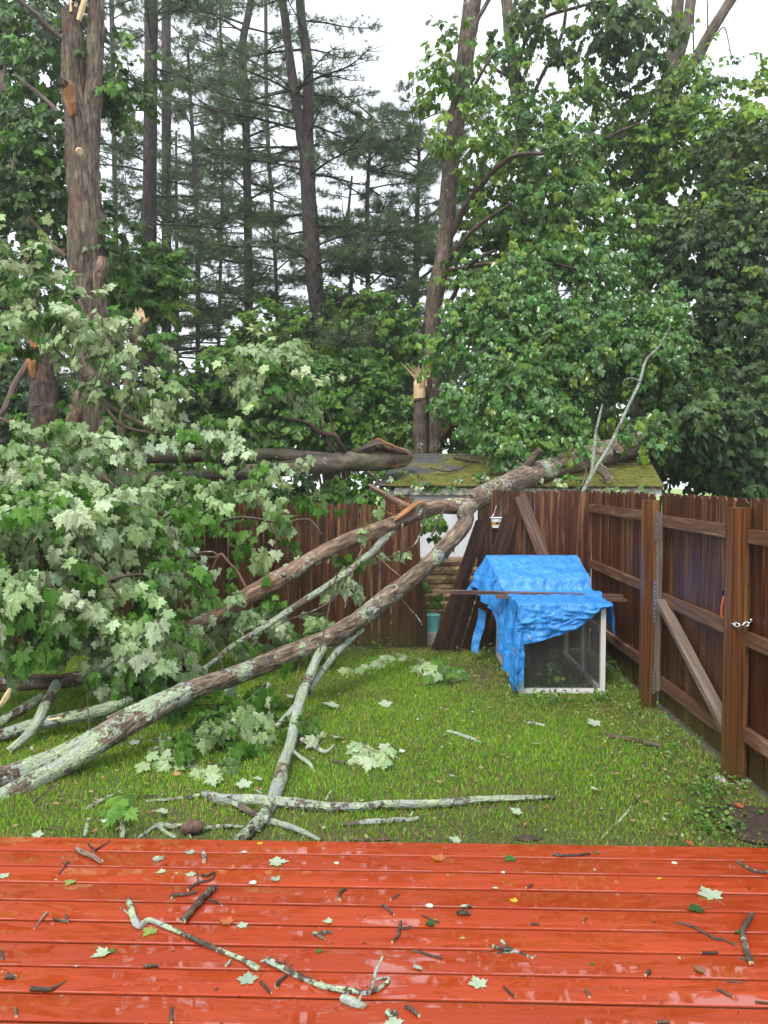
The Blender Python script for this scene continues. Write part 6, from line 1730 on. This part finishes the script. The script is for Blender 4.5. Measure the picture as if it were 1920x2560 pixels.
deck_stick('long crooked lichen-spotted stick bent sharply at its left end', a7, [[(555, 708, 24), (562, 740, 27), (572, 775, 30), (590, 815, 28), (602, 822, 26), (625, 803, 22), (650, 800, 22), (730, 835, 20), (830, 880, 20), (900, 910, 22), (960, 935, 19), (1040, 970, 20), (1090, 1000, 26), (1115, 1010, 20)], [(560, 770, 9), (535, 752, 8), (522, 742, 6)]], L_, 1001)
deck_stick('thick straight lichen stick lying slanted above the crooked one', a7, [[(790, 800, 28), (830, 752, 30), (880, 700, 30), (926, 660, 28)], [(900, 708, 12), (935, 715, 10), (960, 732, 8)]], L_, 1004)
deck_stick('stout branch with an upright side twig, lying lower centre', a7, [[(1155, 968, 32), (1190, 985, 30), (1260, 1020, 30), (1330, 1052, 27), (1400, 1080, 28), (1470, 1095, 30), (1530, 1098, 24), (1600, 1108, 24)], [(1605, 1105, 22), (1612, 1060, 18, .03), (1632, 1000, 14, .06), (1652, 950, 10, .08)], [(1600, 1105, 18), (1640, 1090, 16), (1680, 1055, 14), (1672, 1042, 12), (1625, 1048, 9)], [(1215, 1000, 10), (1235, 970, 7, .01)]], L_, 1006)
deck_stick('dark stick with a hooked left end beside the thick lichen stick', a7, [[(742, 700, 12), (745, 686, 16), (790, 684, 16), (850, 672, 15)], [(745, 690, 12), (752, 708, 8)]], K_, 1010)
deck_stick('forked dark twig with three prongs above the hooked stick', a7, [[(812, 665, 12), (830, 648, 13), (858, 632, 12), (900, 622, 11), (922, 612, 9), (930, 590, 7)], [(858, 632, 10), (852, 600, 8, .02), (850, 574, 6, .03)], [(870, 600, 12), (900, 603, 12), (925, 590, 11)]], K_, 1013)
deck_stick('reddish brown broken stick near the far edge at the left', a7, [[(330, 488, 20), (365, 508, 25), (400, 523, 22), (437, 548, 18)]], 'bark_red', 1016)
deck_stick('thin forked twig right above the reddish brown stick', a7, [[(380, 465, 7), (410, 490, 9), (445, 472, 8), (478, 455, 6)], [(410, 490, 8), (405, 505, 6)]], K_, 1018)
deck_stick('chunky lichen-crusted piece under the stout branch', a7, [[(1478, 1132, 34), (1510, 1140, 40), (1545, 1155, 38), (1578, 1165, 30)]], 'bark_lichen', 1020)
deck_stick('brown stick tapering to a thin twig at the lower left', a7, [[(132, 1092, 18), (170, 1092, 18), (220, 1094, 16), (255, 1075, 10), (285, 1058, 6)]], B_, 1022)
deck_stick('short dark twig lying between the leaf and the stout branch', a7, [[(1125, 1062, 14), (1148, 1085, 14), (1172, 1112, 12)]], K_, 1024)
deck_stick('dark curved stub sticking out under the stout branch', a7, [[(1195, 1085, 18), (1208, 1060, 16), (1240, 1036, 12)]], K_, 1026)
deck_stick('short knobby twig at the bottom edge left of centre', a7, [[(742, 1175, 14), (738, 1200, 16), (738, 1238, 14)]], B_, 1028)
deck_stick('small spotted twig left of the crooked stick end', a7, [[(620, 995, 12), (655, 993, 13), (686, 992, 11)]], L_, 1030)
deck_stick('grey lichen nub in the second board row, left', a7, [[(662, 535, 16), (682, 530, 24), (702, 527, 14)]], 'bark_lichen', 1032)
deck_stick('upright lichen nub right of the grey one', a7, [[(882, 542, 18), (884, 522, 20), (880, 506, 14)]], 'bark_lichen', 1034)
deck_stick('stubby pale-ended stick at the left edge', a7, [[(22, 1042, 22), (45, 1040, 24), (68, 1042, 18)]], L_, 1036)
deck_stick('thin slanted brown twig above the left edge stick', a7, [[(148, 832, 6), (175, 798, 8), (202, 762, 12)]], 'bark_red', 1038)
deck_stick('little forked dark twig right of the slanted one', a7, [[(228, 788, 8), (262, 798, 10), (295, 803, 9)], [(290, 800, 12), (283, 772, 12, .01)]], K_, 1040)
deck_stick('dark bent twig alone in the upper right half, left of the yellow leaf', a7, [[(1467, 705, 15), (1465, 685, 13), (1478, 668, 13), (1494, 662, 11)]], K_, 1042)
deck_stick('lichen cluster of broken bits left of the centre', a7, [[(1354, 850, 18), (1378, 858, 20), (1404, 848, 16), (1434, 852, 9)], [(1378, 860, 18), (1392, 872, 14), (1405, 880, 8)]], 'bark_lichen', 1044)
deck_stick('tiny brown stub near the lower left corner', a7, [[(66, 1175, 14), (70, 1212, 14)]], 'bark_red', 1046)
deck_stick('tiny twig standing at the left edge', a7, [[(2, 930, 16), (10, 962, 14)]], K_, 1047)
deck_stick('thin dark twig near the top left with two prongs', a7, [[(248, 604, 5), (268, 580, 7), (290, 548, 8), (306, 546, 6)], [(268, 545, 6), (285, 552, 7)]], K_, 1048)
deck_stick('lichen twig bit just above the crooked stick', a7, [[(975, 992, 13), (990, 980, 16), (996, 970, 11)]], 'bark_lichen', 1049)
deck_stick('straight dark stick near the far deck edge, right of centre', a8, [[(730, 508, 15), (760, 515, 12), (800, 515, 12), (850, 513, 11), (890, 508, 10)]], K_, 1050)
deck_stick('white-spotted dark twig at the right edge near the lawn', a8, [[(1523, 540, 11), (1560, 562, 14), (1590, 578, 15), (1625, 588, 14), (1700, 586, 10)]], L_, 1052)
deck_stick('thick curved brown stick standing out at the right', a8, [[(1592, 768, 20), (1572, 800, 24), (1550, 842, 24), (1553, 880, 23), (1562, 920, 24), (1580, 965, 25), (1590, 985, 22)], [(1580, 968, 16), (1550, 962, 10), (1528, 956, 6)]], 'bark_mid', 1054)
deck_stick('long thin bent twig left of the thick curved stick', a8, [[(1255, 805, 8), (1300, 812, 10), (1340, 825, 12), (1390, 850, 11), (1430, 873, 13), (1470, 880, 9), (1520, 905, 8)], [(1460, 878, 7), (1500, 892, 6), (1524, 896, 5)]], B_, 1057)
deck_stick('forked lichen twig in the middle of the right half', a8, [[(468, 908, 19), (510, 915, 17), (560, 925, 13), (610, 940, 11), (650, 956, 11)], [(508, 885, 15), (530, 905, 12), (560, 922, 10)], [(483, 935, 8), (540, 935, 8), (575, 930, 6)]], L_, 1060)
deck_stick('short thick dark stub right of the stick pile in the centre', a8, [[(322, 762, 22), (348, 764, 25), (372, 765, 22)]], K_, 1064)
deck_stick('knobby spotted twig lying just above the dark stub', a8, [[(330, 738, 12), (352, 736, 16), (378, 738, 10)]], L_, 1065)
deck_stick('thin crooked twig below the centre, right of the upright side twig', a8, [[(122, 928, 12), (155, 932, 10), (190, 944, 11), (255, 958, 12)]], B_, 1066)
deck_stick('brown Y-shaped twig at the centre', a8, [[(72, 802, 13), (66, 835, 15), (60, 862, 14), (35, 892, 12)], [(68, 828, 12), (95, 830, 11), (118, 824, 12)]], B_, 1068)
deck_stick('dark slanted twig left of the Y-shaped twig', a8, [[(-8, 728, 12), (18, 748, 12), (45, 772, 11)]], K_, 1070)
deck_stick('pale grey straight stick in the lower right', a8, [[(1435, 1093, 12), (1475, 1110, 13), (1510, 1127, 11)]], L_, 1072)
deck_stick('straight dark twig lying left of the curved stick foot', a8, [[(1370, 935, 10), (1405, 936, 10), (1440, 935, 9)]], K_, 1074)
deck_stick('small slanted dark twig under the pale leaf, lower centre', a8, [[(517, 1082, 10), (538, 1105, 11), (567, 1128, 9)]], K_, 1075)
deck_stick('small stubby twig lower centre, right of the slanted one', a8, [[(872, 1098, 15), (880, 1112, 16), (886, 1127, 14)]], B_, 1076)
deck_stick('short dark nub lower right of centre', a8, [[(1130, 1032, 14), (1142, 1020, 18), (1152, 1010, 14)]], K_, 1077)
deck_stick('lichen stick at the lower left of the right half', a8, [[(90, 1168, 16), (120, 1185, 20), (150, 1213, 17)]], L_, 1078)
deck_stick('lichen lump in the bottom left of the right half', a8, [[(8, 1200, 26), (28, 1196, 32), (50, 1198, 24)]], 'bark_lichen', 1079)
deck_stick('small dark twig below the second board row', a8, [[(614, 655, 9), (628, 648, 11), (642, 640, 10)]], K_, 1080)
deck_stick('short dark twig above the slanted centre twig', a8, [[(28, 706, 9), (45, 695, 11), (62, 684, 10)]], B_, 1081)
deck_stick('tiny lumpy twig in the fifth board row', a8, [[(630, 813, 7), (648, 811, 11), (672, 816, 6)]], K_, 1082)
deck_stick('thin spotted twig right of the Y-shaped twig', a8, [[(162, 775, 6), (200, 790, 8), (242, 805, 8)]], L_, 1083)
deck_stick('dark thin twig at the bottom right edge', a8, [[(1603, 1148, 8), (1640, 1152, 10), (1690, 1160, 9)]], K_, 1084)
deck_stick('lichen nub under the crooked twig, centre', a8, [[(130, 992, 14), (148, 1000, 20), (165, 1008, 12)]], 'bark_lichen', 1085)
deck_stick('dark twig lying in the board seam at the lower right', a8, [[(1478, 1060, 8), (1510, 1063, 8), (1550, 1066, 6)]], K_, 1086)
deck_stick('small brown bit at the bottom edge, right of centre', a8, [[(1175, 1238, 12), (1205, 1234, 16), (1230, 1238, 12)]], B_, 1087)
deck_stick('lone tiny twig standing in the fifth row, right', a8, [[(862, 805, 6), (866, 795, 8), (876, 785, 6)]], B_, 1088)

DG = 'leaves lying on the deck'
for (lab, kind, f, x, y, s, r, curl, tpl) in (
        ('large pale maple leaf on the right half of the deck', 'pale', a8, 1398, 680, 92, .15, 0, 'MAPLE'),
        ('dark green leaf with a long stem below the large pale one', 'dark green', a8, 1340, 752, 62, 1.7, 0, 'MAPLE'),
        ('pale leaf in the puddle at the lower centre', 'pale', a8, 400, 1065, 72, .3, 0, 'MAPLE'),
        ('red orange leaf near the far deck edge, centre', 'orange', a8, 225, 532, 56, 1.0, .25, 'MAPLE'),
        ('green leaf near the far deck edge beside the red orange one', 'green', a8, 540, 537, 46, 2.2, .15, 'MAPLE'),
        ('small yellow leaf in the fourth board row', 'yellow', a8, 556, 715, 32, 1.0, .3, 'MAPLE'),
        ('brown curled leaf at the lower right', 'brown', a8, 1356, 1012, 48, .5, .5, 'MAPLE'),
        ('dull green leaf beside the spotted twig at the centre', 'dark green', a8, 200, 815, 40, 1.3, .2, 'ROUND'),
        ('pale leaf cut by the bottom picture edge', 'pale', a8, 40, 1236, 70, .2, 0, 'MAPLE'),
        ('small green leaf right of the straight far stick', 'green', a8, 921, 508, 20, 1.9, .2, 'ROUND'),
        ('orange yellow leaf in the third board row at the right', 'yellow', a8, 1190, 620, 30, 2.1, .4, 'BLADE'),
        ('white leaf scrap in the second board row at the right', 'white', a8, 1255, 552, 24, 1.5, 0, 'ROUND'),
        ('white leaf scrap at the centre beside the dark twig', 'white', a8, 197, 738, 32, 1.6, .1, 'ROUND'),
        ('pale scrap with a thin stem in the third row', 'white', a8, 482, 660, 26, 1.4, .1, 'BLADE'),
        ('tiny green scrap low on the right half', 'green', a8, 900, 986, 18, .2, .2, 'ROUND'),
        ('olive leaf scrap by the thick curved stick', 'green', a8, 1528, 850, 24, .8, .2, 'ROUND'),
        ('pale scrap left of the red orange leaf', 'white', a8, 513, 592, 18, .4, .1, 'ROUND'),
        ('tan seed wing beside the dark stub', 'tan', a8, 340, 878, 32, 1.7, .1, 'BLADE'),
        ('pale maple leaf with a long yellow stem near the far edge', 'pale', a7, 1210, 548, 70, -1.4, 0, 'MAPLE'),
        ('small pale leaf standing above the thick lichen stick', 'pale', a7, 825, 598, 38, .1, 0, 'MAPLE'),
        ('yellowish pale leaf at the upper left', 'yellow green', a7, 298, 640, 42, 2.9, .2, 'MAPLE'),
        ('pale leaf cut by the left picture edge', 'pale', a7, 12, 606, 40, .9, 0, 'MAPLE'),
        ('pale leaf right of the thick lichen stick', 'pale', a7, 1045, 818, 42, .4, 0, 'MAPLE'),
        ('crumpled pale leaf at the lower left', 'pale', a7, 428, 950, 64, 2.2, .3, 'MAPLE'),
        ('grey green leaf below the end of the crooked stick', 'grey green', a7, 1070, 1047, 74, .1, 0, 'MAPLE'),
        ('folded pale leaf in the third row, right of centre', 'grey green', a7, 1185, 622, 40, .8, .4, 'MAPLE'),
        ('orange leaf scrap in the second row', 'orange', a7, 995, 575, 34, 1.4, .3, 'MAPLE'),
        ('torn orange red leaf left of the pale one', 'orange', a7, 972, 806, 54, 1.2, .2, 'MAPLE'),
        ('green scrap beside the crumpled pale leaf', 'green', a7, 480, 936, 34, 1.8, .2, 'ROUND'),
        ('green folded scrap right of centre', 'green', a7, 1378, 934, 28, .2, .4, 'ROUND'),
        ('pale leaf above the lichen cluster', 'pale', a7, 1412, 805, 36, 1.5, .2, 'MAPLE'),
        ('pale leaf trapped under the bend of the crooked stick', 'yellow green', a7, 640, 855, 60, 2.7, .1, 'MAPLE'),
        ('yellow leaf scrap at the far deck edge', 'yellow', a7, 1122, 468, 24, 1.2, .1, 'ROUND'),
        ('pale scrap above the forked dark twig', 'pale', a7, 692, 592, 34, 1.9, .3, 'MAPLE'),
        ('grey leaf scrap left of the nub near the far edge', 'grey green', a7, 815, 507, 36, 1.3, .2, 'MAPLE'),
        ('pale scrap in the first row at the centre', 'white', a7, 1055, 505, 30, 1.6, .1, 'BLADE'),
        ('white scrap in the third row left of the folded leaf', 'white', a7, 1092, 638, 32, 1.5, .1, 'ROUND'),
        ('white scrap in the second row at the centre', 'white', a7, 1453, 552, 22, .4, .1, 'ROUND')):
    X_, Y_ = f((x, y))
    leaf_thing(lab, kind, X_, Y_, s * .5787 * 1.15, DH, r, DG, curl, tpl)

def specks():
    """crumbs of bark, lichen and seed nobody would count"""
    g = rng(1200)
    n = 420
    X = g.uniform(-3.2, 2.2, n); Y = g.uniform(1.6, 3.72, n)
    P = np.column_stack([X, Y, np.full(n, DH + .004)])
    N = np.column_stack([g.normal(0, .2, n), g.normal(0, .2, n), np.ones(n)])
    T = g.normal(0, 1, (n, 3)); T[:, 2] *= .1
    C = palette(g, n, [(.05, .03, .02), (.18, .10, .05), (.40, .42, .34), (.10, .05, .03)], [4, 2, 2, 2])
    m = MB(); m.leaves(P, N, T, .004 + .018 * g.random(n) ** 2.5, C, BLADE)
    tag(m.build('bark_crumbs', M['leaf_pale']), kind='stuff')
specks()

# ================================================================== rain haze hanging in the wood
m = MB(); m.box(-125, 125, -35, 135, -1.0, 24.0)
hz = m.build('haze', [])
hm = bpy.data.materials.new('thin rain haze'); hm.use_nodes = True
ht = hm.node_tree; ht.nodes.clear()
ho = ht.nodes.new('ShaderNodeOutputMaterial'); hv = ht.nodes.new('ShaderNodeVolumePrincipled')
hv.inputs['Color'].default_value = (.96, .98, 1, 1); hv.inputs['Density'].default_value = .0015; hv.inputs['Anisotropy'].default_value = .2
ht.links.new(hv.outputs[0], ho.inputs['Volume'])
hz.data.materials.append(hm)
tag(hz, kind='stuff')

g = rng(1301)
P, N, T, S, C = [], [], [], [], []
for k in range(26):
    q = np.array([1.66 + g.normal(0, .07), 7.42 + g.normal(0, .08), g.uniform(.06, .26)])
    P.append(q); N.append((g.normal(0, .4), -.6, .7)); T.append((g.normal(0, .7), g.normal(0, .5), g.normal(0, .4))); S.append(g.uniform(.04, .08)); C.append(palette(g, 1, [(.30, .38, .06), (.12, .22, .03), (.07, .15, .02)], [2, 2, 2])[0])
m = MB(); m.leaves(P, N, T, S, C, ROUND)
for k in range(5): m.tube([(1.66 + g.normal(0, .03), 7.42, 0), (1.66 + g.normal(0, .07), 7.42 + g.normal(0, .05), .2)], [.004, .002], sides=4, sub=1, col=(.1, .16, .04))
tag(m.build('weed', M['leaf']), 'yellow green weed growing inside the wire hutch', 'weed')
P, N, T, S, C = [], [], [], [], []
for (x, y, w, n) in ((1530, 1690, 30, 60), (1360, 1760, 60, 50), (1500, 1752, 30, 40), (1225, 1655, 20, 24), (960, 1622, 60, 40), (1150, 1622, 60, 40)):
    for k in range(n):
        q = on(x + g.normal(0, w * .6), y + g.normal(0, 9)); q[2] = g.uniform(.02, .13)
        P.append(q); N.append((g.normal(0, .5), -.5, .7)); T.append((g.normal(0, .7), g.normal(0, .4), g.normal(.2, .4))); S.append(g.uniform(.03, .07)); C.append(palette(g, 1, [(.14, .25, .03), (.08, .18, .02), (.05, .12, .015)], [2, 2, 2])[0])
m = MB(); m.leaves(P, N, T, S, C, BLADE)
tag(m.build('low_weeds', M['leaf']), kind='stuff')
